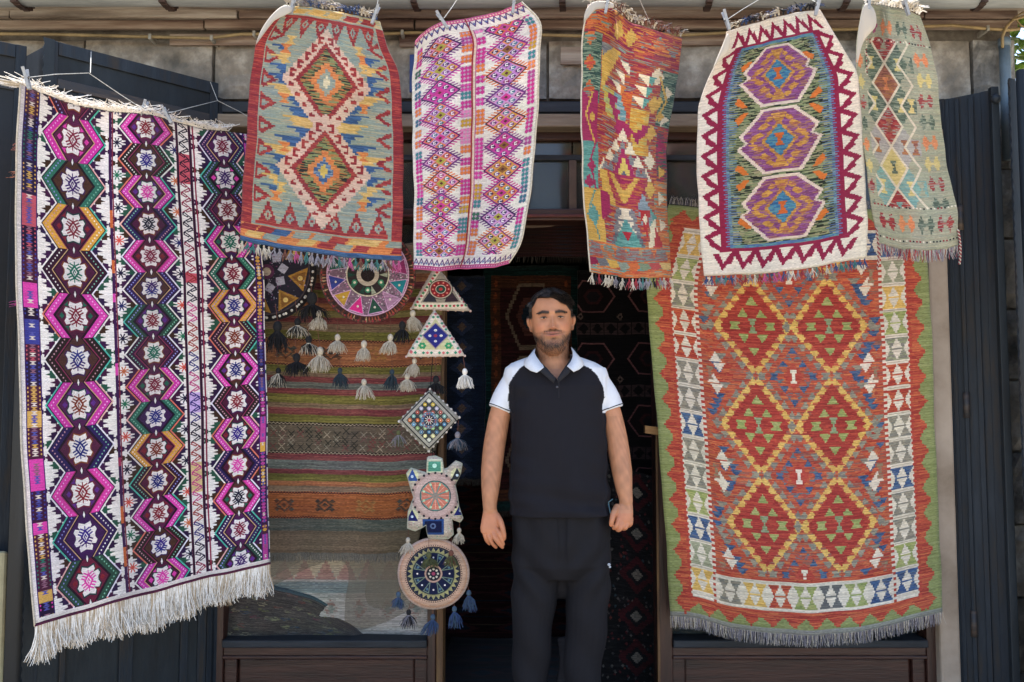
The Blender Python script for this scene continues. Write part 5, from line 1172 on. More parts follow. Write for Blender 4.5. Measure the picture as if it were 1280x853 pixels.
def tassel(parent, px, py, y, L, m, r=.011, n=42, cord=None, m2=None, cordm=None):
    """bound head with a spreading skirt of threads"""
    b = MB(); a = P(px, py, y); mats = [m, m2 or m]; L *= random.uniform(.85, 1.1); sp_ = random.uniform(1.5, 2.5); tl = Vector((random.gauss(0, .12), 0, 0)); n = int(n*1.3)
    b.ball(a-Vector((0, 0, r*.9)), (r*.8, r*.8, r), 8, 6); b.ball(a-Vector((0, 0, r*1.9)), (r*.62, r*.62, r*.35), 8, 4, 1)
    for k in range(n):
        an = random.uniform(0, 6.28); rr = math.sqrt(random.random()); d = Vector((math.cos(an), sn(an)*.8, 0))*rr; s0 = a-Vector((0, 0, r*1.8))+d*r*.5; e = L*random.uniform(.6, 1.05)
        b.tube([s0, s0+d*r*sp_*.7+Vector((0, 0, -e*.4))+tl*e*.4, s0+d*r*sp_+tl*e+Vector((random.gauss(0, .004), random.gauss(0, .003), -e))], [.0013, .0015, .0008], 3, mi=random.randrange(2), cap=False)
    to = b.build('tassel', mats, parent, smooth=True)
    if cord: MB().tube([P(cord[0], cord[1], y+.002), a], .0011, 4).build('cord', cordm or T_BRN, to)
def circ(cx, cy, r, n=40, ry=None): return [(cx+r*math.cos(6.2832*k/n), cy+(ry or r)*sn(6.2832*k/n)) for k in range(n)]
def studs(parent, pts, y, r, m, name='shell_button'):
    for a, b_ in pts: MB().ball(P(a, b_, y), (r, r*.5, r), 8, 4).build(name, m, parent, smooth=True)
M_SHELL = mat('shell_white', 'c8c2bc', '9c948c', 60, .35, spec=.6)
M_DISCEDGE = TH('edge_brown', '4c2a22', '30201c')
YP = 3.36
def pend(name, label, x, y, cat='pendant'): return empty(name, P(x, y, YP), label, cat)
t = pend('round_pendant', 'big round mirror embroidered disc with coloured wedges under the red bordered kilim', 460, 345)
shape_mesh('embroidered_disc', circ(460, 344, 60, 48), YP, pat_disc('mirror'), 'wedge_disc_embroidery', t, (400, 284, 520, 404))
b = MB()
for k in range(120): a = k*math.pi/60; b.ball(P(460+58*math.cos(a), 344+58*sn(a), YP-.004), (.006, .005, .006), 6, 4, k % 3)
tag(b.build('edging', [M_DISCEDGE, T_RED, T_BRN], t, smooth=True), kind='stuff')
studs(t, [(460+12.5*math.cos(a), 343+12.5*sn(a)) for a in np.linspace(0, 6.28, 13)[:-1]], YP-.012, .007, M_SHELL)
studs(t, [(460+41*math.cos(a), 344+41*sn(a)) for a in [-math.pi*.9+k*math.pi/6 for k in range(12)]], YP-.011, .006, M_SHELL)
for x, y0, y1, L, m, r in ((422, 400, 418, .05, T_CRM, .014), (425, 442, 460, .055, mat('thread_slateblue', '2c3a44', '1c262e', 100, .95), .012), (455, 405, 426, .05, T_CRM, .015), (455, 452, 474, .055, T_CRM, .013), (488, 400, 418, .055, T_CRM, .014), (490, 442, 462, .06, mat('thread_slateblue', '2c3a44'), .012)):
    tassel(t, x, y1, YP-.02, L, m, r, 60, (x, y0))
t = pend('round_pendant', 'dark disc with ochre star wedges and white beads half hidden by the brocade rug', 335, 345)
shape_mesh('embroidered_disc', circ(334, 340, 62, 48), YP+.03, pat_disc('star'), 'star_disc_embroidery', t, (272, 278, 396, 402))
studs(t, [(334+57*math.cos(a), 340+57*sn(a)) for a in np.linspace(-1.2, 1.8, 16)], YP+.02, .005, M_SHELL)
M_BW = [T_BLK, T_CRM]
for x, y, L, m, r, m2 in ((347, 402, .075, T_BLK, .022, None), (348, 460, .055, T_BLK, .013, T_CRM), (372, 398, .05, T_BLK, .016, T_CRM), (371, 442, .065, T_BLK, .018, None), (390, 366, .08, T_BLK, .026, None), (399, 388, .055, T_CRM, .015, None), (386, 420, .05, T_BLK, .016, T_CRM), (400, 434, .065, T_CRM, .018, None)):
    tassel(t, x, y, YP-.01, L, m, r, 80, (x-3, y-22), m2)
def trio(seq, col=lambda k: None): pass
st = pend('pendant_string', 'thin cord linking the embroidered pendants beside the left door post', 543, 300, 'string')
MB().tube([P(548, 300, YP+.01), P(549, 345, YP+.012), P(544, 400, YP+.012), P(538, 486, YP+.012), P(541, 575, YP+.012), P(543, 680, YP+.012), P(543, 790, YP+.012)], .0016, 5).build('cord', T_BLK, st)
t = pend('triangle_pendant', 'upper triangular pendant with a red rosette on grey, white beaded edge', 552, 340)
tri_ = lambda a, b_, c: [tuple(np.array(a)*(1-k/8)+np.array(b_)*k/8) for k in range(8)]+[tuple(np.array(b_)*(1-k/8)+np.array(c)*k/8) for k in range(8)]+[tuple(np.array(c)*(1-k/8)+np.array(a)*k/8) for k in range(8)]
shape_mesh('embroidered_triangle', tri_((545, 332), (588, 389), (514, 386)), YP, pat_disc('tri_red'), 'rosette_embroidery', t, (514, 328, 588, 390))
studs(t, tri_((545, 332), (588, 389), (514, 386))[::1], YP-.003, .0052, mat('bead_mix', 'b8aca0', 'a04c54', 60, .5), 'bead')
tassel(t, 516, 388, YP, .06, T_CRM, .014, 60); tassel(t, 503, 402, YP, .065, T_BLK, .017, 60)
t = pend('triangle_pendant', 'lower triangular pendant with a blue diamond and green corner flowers', 545, 420)
o_ = tri_((543, 388), (581, 445), (508, 446)); shape_mesh('embroidered_triangle', o_, YP-.02, pat_disc('tri_blue'), 'blue_diamond_embroidery', t, (507, 386, 582, 448))
studs(t, o_, YP-.024, .005, mat('bead_pale', 'c8beb4', 'a87078', 60, .5), 'bead')
tassel(t, 518, 448, YP, .055, T_CRM, .012, 50); tassel(t, 509, 467, YP-.01, .05, T_CRM, .013, 60, (514, 448)); tassel(t, 545, 470, YP, .05, T_BLK, .016, 60, (544, 446)); tassel(t, 581, 461, YP-.02, .055, M_THREADW, .013, 60, (579, 446))
t = pend('square_pendant', 'square pendant hung by its corner, bright sequins round a dark rosette', 536, 524)
sq = [(538, 487), (574, 522), (536, 564), (499, 527)]; so_ = [tuple(np.array(sq[k])*(1-j/7)+np.array(sq[(k+1) % 4])*j/7) for k in range(4) for j in range(7)]
o = shape_mesh('embroidered_square', so_, YP-.01, pat_disc('square'), 'sequin_embroidery', t, (499, 487, 574, 564))
ul = o.data.uv_layers[0]; uvs = np.zeros(len(o.data.loops)*2, 'f'); ul.data.foreach_get('uv', uvs); q = uvs.reshape(-1, 2)-.5; q = np.stack([(q[:, 0]+q[:, 1])*.98, (q[:, 1]-q[:, 0])*.98], 1)+.5; ul.data.foreach_set('uv', q.astype('f').ravel())
studs(t, so_, YP-.014, .006, M_SHELL); studs(t, [(536+7*math.cos(a), 524+7*sn(a)) for a in np.linspace(0, 6.28, 9)[:-1]], YP-.022, .004, M_SHELL, 'bead')
T_OLV, T_SLT = mat('thread_olive', '5c5c34', '3c4434', 100, .95), mat('thread_blueslate', '44586c', '2c3a48', 100, .95)
tassel(t, 498, 538, YP-.01, .05, T_OLV, .011, 50, (500, 528), T_GRY); tassel(t, 572, 540, YP-.01, .05, T_GRY, .014, 60, (573, 526), T_SLT)
t = pend('turtle_pendant', 'turtle shaped pendant with an orange flower on its round pink back', 542, 622)
tu = [(535, 572), (544, 571), (552, 574), (554, 588), (560, 586), (570, 577), (577, 580), (575, 592), (568, 606), (571, 620), (573, 634), (578, 648), (575, 652), (564, 648), (566, 668), (560, 673), (536, 672), (533, 656), (519, 663), (510, 660), (511, 640), (518, 622), (513, 606), (509, 592), (514, 586), (526, 590), (534, 592)]
tu2 = []
for k in range(len(tu)):
    for j in range(3): tu2.append(tuple(np.array(tu[k])*(1-j/3)+np.array(tu[(k+1) % len(tu)])*j/3))
shape_mesh('embroidered_turtle', tu2, YP-.02, pat_disc('turtle'), 'turtle_embroidery', t, (489, 570, 596, 677))
b = MB(); b.tube([P(x, y, YP-.022) for x, y in tu2+tu2[:1]], .0045, 6); b.build('piped_edge', mat('thread_palepink', 'b4a898', '8c9c8c', 90, .9), t, smooth=True)
tassel(t, 510, 672, YP-.01, .042, T_CRM, .011, 50, (511, 658)); tassel(t, 574, 660, YP-.01, .045, T_CRM, .011, 50, (575, 650)); tassel(t, 536, 690, YP-.045, .04, T_OLV, .013, 50, (536, 672)); tassel(t, 564, 688, YP-.045, .04, T_BRN, .012, 50, (564, 670), T_OLV)
t = pend('round_pendant', 'round pink rimmed disc with a navy flower, lowest of the pendants', 542, 717)
shape_mesh('embroidered_disc', circ(542, 717, 44.5, 44), YP-.01, pat_disc('round'), 'navy_disc_embroidery', t, (497.5, 672.5, 586.5, 761.5))
b = MB(); b.tube([P(*p, YP-.012) for p in circ(542, 717, 43.5, 60)+[(585.5, 717)]], .005, 6); b.build('piped_edge', mat('thread_rose', 'b09484', '94786c', 90, .9), t, smooth=True)
for x, y, L, m in ((498, 740, .045, T_SLT), (511, 762, .045, T_BLK), (541, 768, .055, T_SLT), (568, 758, .055, T_SLT), (586, 738, .055, T_SLT)): tassel(t, x, y, YP-.012, L, m, .012, 55, (x-(x-542)*.1, y-14), T_BLU if m is T_SLT else T_GRY)
# ------------------------------------------------------------ pegs and strings
def peg(label, px, py, y, ang=0., lean=0.):
    t = empty('clothes_peg', P(px, py, y), label, 'clothes peg', 'clothes pegs holding the rugs'); Mr = Matrix.Translation(P(px, py, y)) @ Matrix.Rotation(ang, 4, 'Y')
    for s in (-1, 1):
        b = MB(); vs = []
        for z, o in ((-.034, .0015), (-.02, .003), (0, .0045), (.02, .007), (.036, .0105)):
            for x in (-.0048, .0048):
                for w in (0, .0045): vs.append(Mr @ Vector((x, s*(o+w), z)))
        fs = []
        for k in range(4):
            a = k*4; fs += [(a, a+2, a+6, a+4), (a+1, a+5, a+7, a+3), (a, a+4, a+5, a+1), (a+2, a+3, a+7, a+6)]
        fs += [(0, 1, 3, 2), (16, 18, 19, 17)]; b.add(vs, fs).build('jaw', M_PEG, t, bevel=.0008)
    MB().tube([Mr @ Vector((x, .004*math.cos(x*4000), .003+.004*sn(x*4000))) for x in np.linspace(-.008, .008, 14)], .0011, 5).build('spring', M_IRON, t)
peg('clothes peg at the far left top corner of the plum brocade rug', 34, 99, 2.70, -.25); peg('clothes peg at the middle of the top edge of the brocade rug', 179, 138, 3.03, .35); peg('right clothes peg on the top edge of the brocade rug', 209, 144, 3.06, -.5)
peg('clothes peg on the left top corner of the red bordered kilim', 366, 6, 2.99, .2); peg('clothes peg on the right top corner of the red bordered kilim', 469, 19, 3.01, .35)
peg('clothes peg on the left top corner of the lozenge rug', 553, 26, 2.98, -.6); peg('clothes peg on the right top corner of the lozenge rug', 642, 6, 2.96, .1)
peg('clothes peg holding the narrow many coloured kilim', 759, 5, 2.94, .2)
peg('clothes peg on the left top corner of the medallion kilim', 908, 26, 2.93, -.3); peg('clothes peg on the right top corner of the medallion kilim', 1022, 8, 2.95, .25)
peg('clothes peg on the left top corner of the sage kilim', 1086, 3, 2.93, .1); peg('clothes peg on the right top corner of the sage kilim', 1132, 8, 2.96, -.3)
def string(label, pts, r=.0013):
    t = empty('hanging_string', pts[0], label, 'string', 'strings the rugs hang from'); MB().tube(pts, r, 5).build('cord', M_STRING, t)
string('string from the shutter top to the brocade rug pegs on the left', [P(36, 97, 2.70), P(70, 93, 2.80), P(111, 91.5, 2.92), P(150, 118, 2.98), P(178, 136, 3.03)])
string('short string dropping from the shutter edge to the brocade rug line', [P(114, 63, 3.2), P(113, 91, 2.92)])
string('string from the right peg of the brocade rug up to the shutter corner', [P(210, 142, 3.06), P(240, 134, 3.2), P(272, 126, 3.4), P(300, 140, 3.45), P(330, 158, 3.5)])
string('short string tied at the shutter corner above the brocade rug', [P(263, 103, 3.45), P(272, 126, 3.4)])
string('string up from the left peg of the lozenge rug', [P(555, 23, 2.98), P(566, 8, 3.02), P(575, -6, 3.05)])
string('string up from the right peg of the lozenge rug', [P(642, 3, 2.96), P(640, -10, 3.05)])
string('string slanting up from the left peg of the medallion kilim', [P(910, 24, 2.93), P(928, 12, 2.98), P(955, -4, 3.05)])
string('string up from the right peg of the medallion kilim', [P(1022, 4, 2.95), P(1004, -6, 3.04)])
string('string from the gutter to the folded part of the many coloured kilim', [P(798, -3, 3.05), P(806, 14, 3.1), P(815, 34, 3.13)])
string('string up from the red bordered kilim at its right peg', [P(470, 16, 3.01), P(474, -8, 3.05)]); string('string up from the red bordered kilim at its left peg', [P(366, 3, 2.99), P(364, -9, 3.05)])
string('string up from the narrow many coloured kilim peg', [P(759, 2, 2.94), P(757, -9, 3.04)]); string('string up from the left peg of the sage kilim', [P(1086, 0, 2.93), P(1088, -9, 3.04)])
# ------------------------------------------------------------ the man in the doorway
YM = 3.27
def Mp(px, py, dy=0.0): return P(px, py, YM+dy)
K_ = YM/F
man = empty('person', (P(697, 430, YM).x, YM, 0), 'bearded man in a black polo shirt with white sleeves and dark trousers in the doorway', 'person')
def ring_loft(rings, n=36):
    """horizontal rings: (centre, half width, half depth front, half depth back, squareness)"""
    vs = []; fs = []
    for c, a, bf, bb, e in rings:
        for k in range(n):
            t = 2*math.pi*k/n; cs, s_ = math.cos(t), math.sin(t)
            x = math.copysign(abs(cs)**e, cs)*a; y = math.copysign(abs(s_)**e, s_)*(bf if s_ < 0 else bb); vs.append(Vector(c)+Vector((x, y, 0)))
    m = len(rings)
    for i in range(m-1):
        for k in range(n): fs.append((i*n+k, i*n+(k+1) % n, (i+1)*n+(k+1) % n, (i+1)*n+k))
    fs.append(tuple(range(n-1, -1, -1))); fs.append(tuple(range((m-1)*n, m*n))); return vs, fs
def catmull(pts, rad, sub=5):
    P_ = [Vector(p) for p in pts]; o = []; r = []
    for i in range(len(P_)-1):
        a, b_, c, d = P_[max(i-1, 0)], P_[i], P_[i+1], P_[min(i+2, len(P_)-1)]
        for k in range(sub):
            t = k/sub; o.append(.5*((2*b_)+(c-a)*t+(2*a-5*b_+4*c-d)*t*t+(3*b_-a-3*c+d)*t**3)); r.append(rad[i]*(1-t)+rad[i+1]*t)
    return o+[P_[-1]], r+[rad[-1]]
def limb(b, pts, rad, n=16, sub=5):
    o, r = catmull(pts, rad, sub); b.tube(o, r, n); b.ball(o[0], r[0]*.98, 14, 10); b.ball(o[-1], r[-1]*.98, 14, 10)
def remeshed(mb, name, voxel, smooth=2):
    me = bpy.data.meshes.new(name); me.from_pydata(mb.v, [], mb.f)
    bm = bmesh.new(); bm.from_mesh(me); bmesh.ops.recalc_face_normals(bm, faces=bm.faces); bm.to_mesh(me); bm.free()
    o = bpy.data.objects.new(name, me); COL.objects.link(o)
    r = o.modifiers.new('r', 'REMESH'); r.mode = 'VOXEL'; r.voxel_size = voxel
    s = o.modifiers.new('s', 'SMOOTH'); s.factor = .5; s.iterations = smooth
    dg = bpy.context.evaluated_depsgraph_get(); dg.update(); nm = bpy.data.meshes.new_from_object(o.evaluated_get(dg)); bpy.data.objects.remove(o); nm.name = name
    nm.materials.clear(); nm.polygons.foreach_set('use_smooth', [True]*len(nm.polygons)); return nm
def coords(me):
    a = np.zeros(len(me.vertices)*3, 'f'); me.vertices.foreach_get('co', a); return a.reshape(-1, 3).astype(float)
def setco(me, a): me.vertices.foreach_set('co', a.astype('f').ravel()); me.update()
def setcol(me, c):
    ca = me.color_attributes.new('Col', 'FLOAT_COLOR', 'POINT'); a = np.ones((len(c), 4), 'f'); a[:, :3] = c; ca.data.foreach_set('color', a.ravel())
def noise3(p, f, seed=0):
    r = np.random.default_rng(seed); o = np.zeros(len(p))
    for k in range(7):
        d = r.normal(size=3); d *= f*(.6+.8*r.random())/np.linalg.norm(d); o += np.sin(p@d+r.random()*6.28)
    return o/7
G = lambda v, c, s: np.exp(-((v-c)/s)**2)
def sm(a, b_, v): t = np.clip((v-a)/(b_-a), 0, 1); return t*t*(3-2*t)
# ---- head (own coordinates: x right, y towards the back, z up from the chin)
HC = Vector((P(691, 400, YM).x, YM+.015, P(690, 440.5, YM).z)); HROT = Matrix.Rotation(R(-2.5), 3, 'Y') @ Matrix.Rotation(R(2), 3, 'X')
lv = [(-.012, .020, .060, .01), (-.004, .034, .078, .03), (.006, .043, .086, .045), (.018, .051, .089, .06), (.034, .059, .087, .072), (.052, .0655, .0855, .082), (.072, .0700, .0860, .090), (.092, .0730, .0865, .096), (.112, .0740, .0845, .100), (.130, .0750, .0850, .102), (.150, .0765, .0850, .103), (.172, .0755, .0790, .100), (.192, .0690, .0680, .090), (.208, .0570, .0530, .074), (.220, .0400, .0360, .052), (.228, .0200, .0180, .026), (.2305, .004, .004, .004)]
lz = np.array([l[0] for l in lv]); NZ, NA = 150, 180; vs = []; fs = []
zz = np.linspace(lz[0], lz[-1], NZ)
def ip(j, z): return np.interp(z, lz, [l[j] for l in lv])
ker = np.ones(9)/9; prof = [np.convolve(np.pad(ip(j, zz), 4, mode='edge'), ker, 'valid') for j in (1, 2, 3)]
th = np.linspace(0, 2*np.pi, NA, endpoint=False)
hv = np.zeros((NZ, NA, 3))
for i in range(NZ):
    a, f_, bk = prof[0][i], prof[1][i], prof[2][i]
    # front a little squarer than an ellipse
    cs, s_ = np.cos(th), np.sin(th); e = np.where(s_ < 0, .86, .95)
    x = np.sign(cs)*np.abs(cs)**e*a; y = np.sign(s_)*np.abs(s_)**e*np.where(s_ < 0, f_, bk); hv[i, :, 0] = x; hv[i, :, 1] = y; hv[i, :, 2] = zz[i]
h = hv.reshape(-1, 3); X, Y_, Z = h[:, 0], h[:, 1], h[:, 2]; front = sm(.0, -.045, Y_); ax = np.abs(X)
d = np.zeros(len(h))
d += .0225*np.exp(-(X/(.0065+.10*np.clip(.125-Z, 0, .05)*.9))**2)*sm(.142, .092, Z)*sm(.076, .088, Z)       # nose ridge
d += .008*G(X, 0, .012)*G(Z, .090, .008)+.0075*G(ax, .0125, .0065)*G(Z, .086, .0065)                        # tip and wings
d -= .0105*G(ax, .031, .016)*G(Z, .126, .0105)                                                            # sockets
d += .0045*G(ax, .030, .022)*G(Z, .1455, .008)+.003*G(X, 0, .016)*G(Z, .149, .012)                            # brow
d += .0045*G(ax, .046, .017)*G(Z, .094, .015)                                                            # cheeks
d += .0050*G(ax, .031, .0105)*G(Z, .1275, .0065)                                                          # lids bulge
d -= .0030*G(ax, .031, .0125)*G(Z, .1232, .0018)
d += .0065*G(X, 0, .030)*G(Z, .064, .016)                                                                # mouth mound
d += .0032*G(X, 0, .022)*G(Z, .0695, .0032)+.0038*G(X, 0, .020)*G(Z, .0605, .0042)-.0045*G(X, 0, .029)*G(Z, .0650+2.2*X*X, .0018)
d -= .0028*G(ax, .035, .006)*G(Z, .067, .008)
d -= .0035*G(X, 0, .020)*G(Z, .045, .006); d += .0075*G(X, 0, .022)*G(Z, .024, .014)
d -= .002*G(ax, .030+(.089-Z)*.3, .004)*sm(.062, .070, Z)*sm(.100, .090, Z)                                 # smile folds
d -= .0018*G(X, 0, .004)*G(Z, .074, .006)
h[:, 1] -= d*front
idx = np.arange(NZ*NA).reshape(NZ, NA)
for i in range(NZ-1):
    for k in range(NA): fs.append((idx[i, k], idx[i, (k+1) % NA], idx[i+1, (k+1) % NA], idx[i+1, k]))
fs.append(tuple(idx[0][::-1])); fs.append(tuple(idx[-1]))
HW = lambda v: HC+HROT @ Vector(v)
body = MB(); body.add([HW(v) for v in h], fs)
for s in (-1, 1):                   # ears
    Me = Matrix.Rotation(s*R(22), 3, 'Z') @ Matrix.Rotation(R(8), 3, 'X')
    for c, r_ in (((s*.0785, .012, .112), (.0050, .0165, .0290)), ((s*.0845, .016, .120), (.0050, .0150, .0215)), ((s*.077, .006, .090), (.0055, .0090, .0115)), ((s*.080, .018, .130), (.004, .011, .010))):
        body.ball(HW(c), r_, 18, 14, M=HROT @ Me)
# ---- neck, torso, arms, legs
zc = lambda py: P(690, py, YM).z
vsn, fsn = ring_loft([((Mp(696, 500)).to_tuple(), .10, .09, .09, 1), (Vector((Mp(694, 462).x, YM+.035, zc(462))), .085, .065, .065, 1), (Vector((Mp(692, 450).x, YM+.03, zc(450))), .064, .062, .062, .95), (Vector((Mp(691, 440).x, YM+.025, zc(440))), .061, .062, .060, .95), (Vector((HC.x, YM+.03, zc(424))), .060, .060, .062, .95), (Vector((HC.x, YM+.03, zc(412))), .055, .05, .06, .95)], 28)
body.add(vsn, fsn)
def torso_rings(g_):
    o = []
    for py, cx, hw, f_, bk, e in ((443, 692, 23, .06, .06, .95), (448, 692.5, 38, .068, .068, .92), (453, 693, 51, .078, .078, .9), (460, 694, 62, .088, .088, .88), (470, 695, 65, .10, .10, .84), (482, 696, 63, .115, .108, .8), (500, 697, 60, .125, .11, .8), (530, 698, 58.5, .130, .11, .8), (565, 699, 58, .135, .11, .8), (600, 699.5, 59, .14, .11, .8), (630, 701, 62, .135, .115, .8), (660, 702, 63, .125, .12, .8), (690, 702, 63, .12, .12, .82), (706, 702, 62, .11, .12, .85)):
        c = Mp(cx, py); o.append((Vector((c.x, YM+.03, c.z)), hw*K_+g_, f_+g_, bk+g_, e))
    return o[::-1]
body.add(*ring_loft(torso_rings(-.034), 36))
AR = [(642, 482, .035, .038), (633, 497, .03, .037), (625.5, 517, .025, .0395), (620, 545, .02, .0405), (617, 565, .012, .0405), (614.5, 590, -.002, .0385), (613, 612, -.015, .0325), (612.3, 628, -.02, .0265), (612.5, 637, -.022, .0245)]
AL = [(747, 482, .035, .038), (756.5, 497, .03, .037), (763.5, 517, .025, .0395), (770, 545, .02, .0405), (773.5, 565, .012, .0400), (777.5, 590, -.002, .0375), (780, 610, -.014, .0305), (782, 622, -.02, .0255), (782.5, 629, -.022, .0240)]
for A_ in (AR, AL): limb(body, [Mp(x, y, dy) for x, y, dy, r_ in A_], [r_ for *_, r_ in A_], 20)
LEGR = [(670, 700, .02, .060), (667, 740, .02, .052), (664, 800, .02, .040), (665, 840, .025, .038), (666, 900, .035, .036), (668, 935, .04, .034)]
LEGL = [(735, 700, .02, .060), (734, 740, .02, .052), (730, 800, .02, .040), (727, 840, .025, .038), (725, 900, .035, .036), (724, 935, .04, .034)]
for A_ in (LEGR, LEGL): limb(body, [Mp(x, y, dy) for x, y, dy, r_ in A_], [r_ for *_, r_ in A_], 16)
for x in (667, 725): body.ball(Mp(x, 948, -.02)+Vector((0, -.02, 0)), (.04, .10, .03), 14, 10)
def finger(pts, r0, r1): limb(body, [Mp(x, y, dy) for x, y, dy in pts], list(np.linspace(r0, r1, len(pts))), 10, 4)
# his right hand (left in the picture): back of the hand to the camera, fingers curling in, thumb apart
hb = [(612.5, 636, -.022, .024, .020), (613.5, 644, -.025, .0305, .018), (614, 652, -.03, .036, .0165), (613, 660, -.034, .037, .015), (612.5, 666, -.036, .033, .013)]
body.add(*ring_loft([(Mp(x, y, dy), a, b1, b1, .9) for x, y, dy, a, b1 in hb][::-1], 20))
finger([(621, 662, -.042), (624.5, 669, -.052), (627, 675, -.05), (629, 680.5, -.042)], .0092, .0070)     # index
finger([(616, 665, -.04), (619, 673, -.05), (623.5, 679.5, -.045), (628, 684, -.036)], .0094, .0070)      # middle
finger([(610, 665, -.037), (612, 673, -.044), (616, 680, -.038), (620, 684, -.026)], .0090, .0068)        # ring
finger([(604.5, 662, -.032), (606, 669, -.038), (608.5, 676, -.033), (612, 680, -.022)], .0082, .0062)      # little
finger([(621, 645, -.028), (625.5, 652, -.045), (628.3, 661, -.055), (630, 669, -.055), (630.2, 673.5, -.05)], .0125, .0075)  # thumb
# his left hand: loose fist with the thumb down in front
hb = [(782.5, 628, -.022, .0235, .020), (781, 636, -.027, .0300, .020), (779.5, 644, -.033, .0345, .020), (778.5, 650, -.037, .0345, .019), (779, 654, -.038, .030, .016)]
body.add(*ring_loft([(Mp(x, y, dy), a, b1, b1, .9) for x, y, dy, a, b1 in hb][::-1], 20))
finger([(773, 649, -.046), (771, 657, -.058), (767.5, 660, -.05), (768, 656, -.036)], .0095, .0076)
finger([(778, 652, -.046), (776, 660.5, -.055), (772, 662.5, -.045), (771.5, 657, -.03)], .0095, .0076)
finger([(784, 652, -.042), (782.5, 659.5, -.05), (778.5, 661, -.038), (777.5, 656, -.025)], .0090, .0072)
finger([(789, 648, -.036), (788.5, 655, -.042), (785, 657.5, -.032), (783.5, 653, -.02)], .0082, .0066)
finger([(771, 634, -.03), (767, 642, -.05), (765, 650, -.062), (764, 656, -.06)], .0125, .0082)
bmn = remeshed(body, 'body', .0023, 2)
co = coords(bmn)
# skin colours: stubble, lips, brows; shade painted into sockets, nostrils and mouth line
loc = (co-np.array(HC))@np.array(HROT)
x, y, z = loc[:, 0], loc[:, 1], loc[:, 2]; ax = np.abs(x)
skin = np.array(lin('b27c5c')); col = np.tile(skin, (len(co), 1))
nz = noise3(co, 60, 1); col *= (1+.07*nz)[:, None]
ishead = (z > -.045) & (z < .24) & (ax < .1) & (np.abs(y) < .14)
def blend(mask, c, k=1.0):
    global col
    m_ = np.clip(mask*k, 0, 1)[:, None]*ishead[:, None]; col = col*(1-m_)+np.array(lin(c) if isinstance(c, str) else c)*m_
fr0 = sm(-.02, -.05, y)
blend((G(ax, .045, .02)*G(z, .09, .018)+G(x, 0, .014)*G(z, .088, .012))*fr0, 'b46c56', .4)
jaw = sm(.075, .052, z+.0*ax)*sm(-.04, -.015, z)*sm(.05, .02, y)
side = sm(.052, .064, ax)*sm(.105, .085, z)*sm(.012, -.004, y)*sm(-.06, -.02, y)
mou = np.clip(G(x, 0, .036)*G(z, .0775+.0*x-3*x*x, .0042)*1.1, 0, 1)*fr0+G(ax, .040, .007)*G(z, .060, .014)*fr0*.35
clean = np.clip(G(ax, .040, .014)*G(z, .078, .016)+G(x, 0, .03)*G(z, .054, .006)*.6, 0, 1)*fr0
n2 = noise3(co, 700, 5)*.5+noise3(co, 1500, 6)*.5
blend((jaw*.50*(1-clean*.8)+side*.55+mou*.8+G(x, 0, .012)*G(z, .050, .004)*fr0*.4+G(z-.9*np.maximum(ax-.02, 0)**1.0*.9, .020, .012)*fr0*.38)*(1+.7*n2), '241a16', 1.0)
blend(G(x, 0, .026)*G(z, .0698+2*x*x, .0026)*fr0+G(x, 0, .023)*G(z, .0600+2*x*x, .0032)*fr0, '945250', .9)
blend(G(x, 0, .034)*G(z, .0650+2.6*x*x, .0022)*fr0, '3c1a1a', 1.1)  # crease shade painted where the lips meet
brz = .1440+.0015*sm(.010, .030, ax)-.004*sm(.034, .054, ax)
blend(sm(.008, .013, ax)*sm(.055, .046, ax)*G(z, brz, .0056)*fr0*(1+.3*n2), '1a1210', 1.3)
blend(G(ax, .030, .019)*G(z, .130, .009)*fr0, '6c4434', .75); blend(G(ax, .030, .015)*G(z, .114, .006)*fr0, '98664e', .45)  # shade of the brow painted over the sockets; darker tone below the eyes
blend(G(ax, .031, .0145)*G(z, .1266, .0017)*fr0, '241814', .95)
blend(G(ax, .0095, .0038)*G(z, .0815, .0022)*fr0, '30181a', .9)  # shade painted at the nostrils below the tip
hair_z = .200-.022*sm(-.005, .04, x)-.030*sm(.045, .070, ax)+.002*np.sin(x*120)
blend(sm(-.004, .004, z-hair_z+.12*np.clip(y+.03, 0, .1)*0)*sm(.09, .02, y)+sm(.11, .125, z)*sm(.005, .02, y)+sm(.06, .08, z)*sm(.03, .05, y)+sm(.066, .071, ax)*sm(.120, .135, z)*sm(-.045, -.030, y), '15110f')
arm_ = (co[:, 2] < zc(520)) & (co[:, 2] > zc(636)) & (np.abs(co[:, 0]-Mp(697, 500).x) > .17); col[arm_] *= (.90+.22*noise3(co[arm_]*np.array([1, 1, .35]), 420, 21)+.05*noise3(co[arm_], 40, 22))[:, None]
kn = (co[:, 2] < zc(645)) & (co[:, 2] > zc(690)); col[kn] *= (1+.10*noise3(co[kn], 160, 23))[:, None]
hands = (co[:, 2] < zc(640)) & (co[:, 2] > zc(690)); col[hands] = col[hands]*np.array([1.04, .92, .88])
setcol(bmn, np.clip(col, 0, 1))
co[:, 1] += 0
link('body', bmn, man, [attr_mat('skin', .52, .0006, 600, .07, .4, .12)])
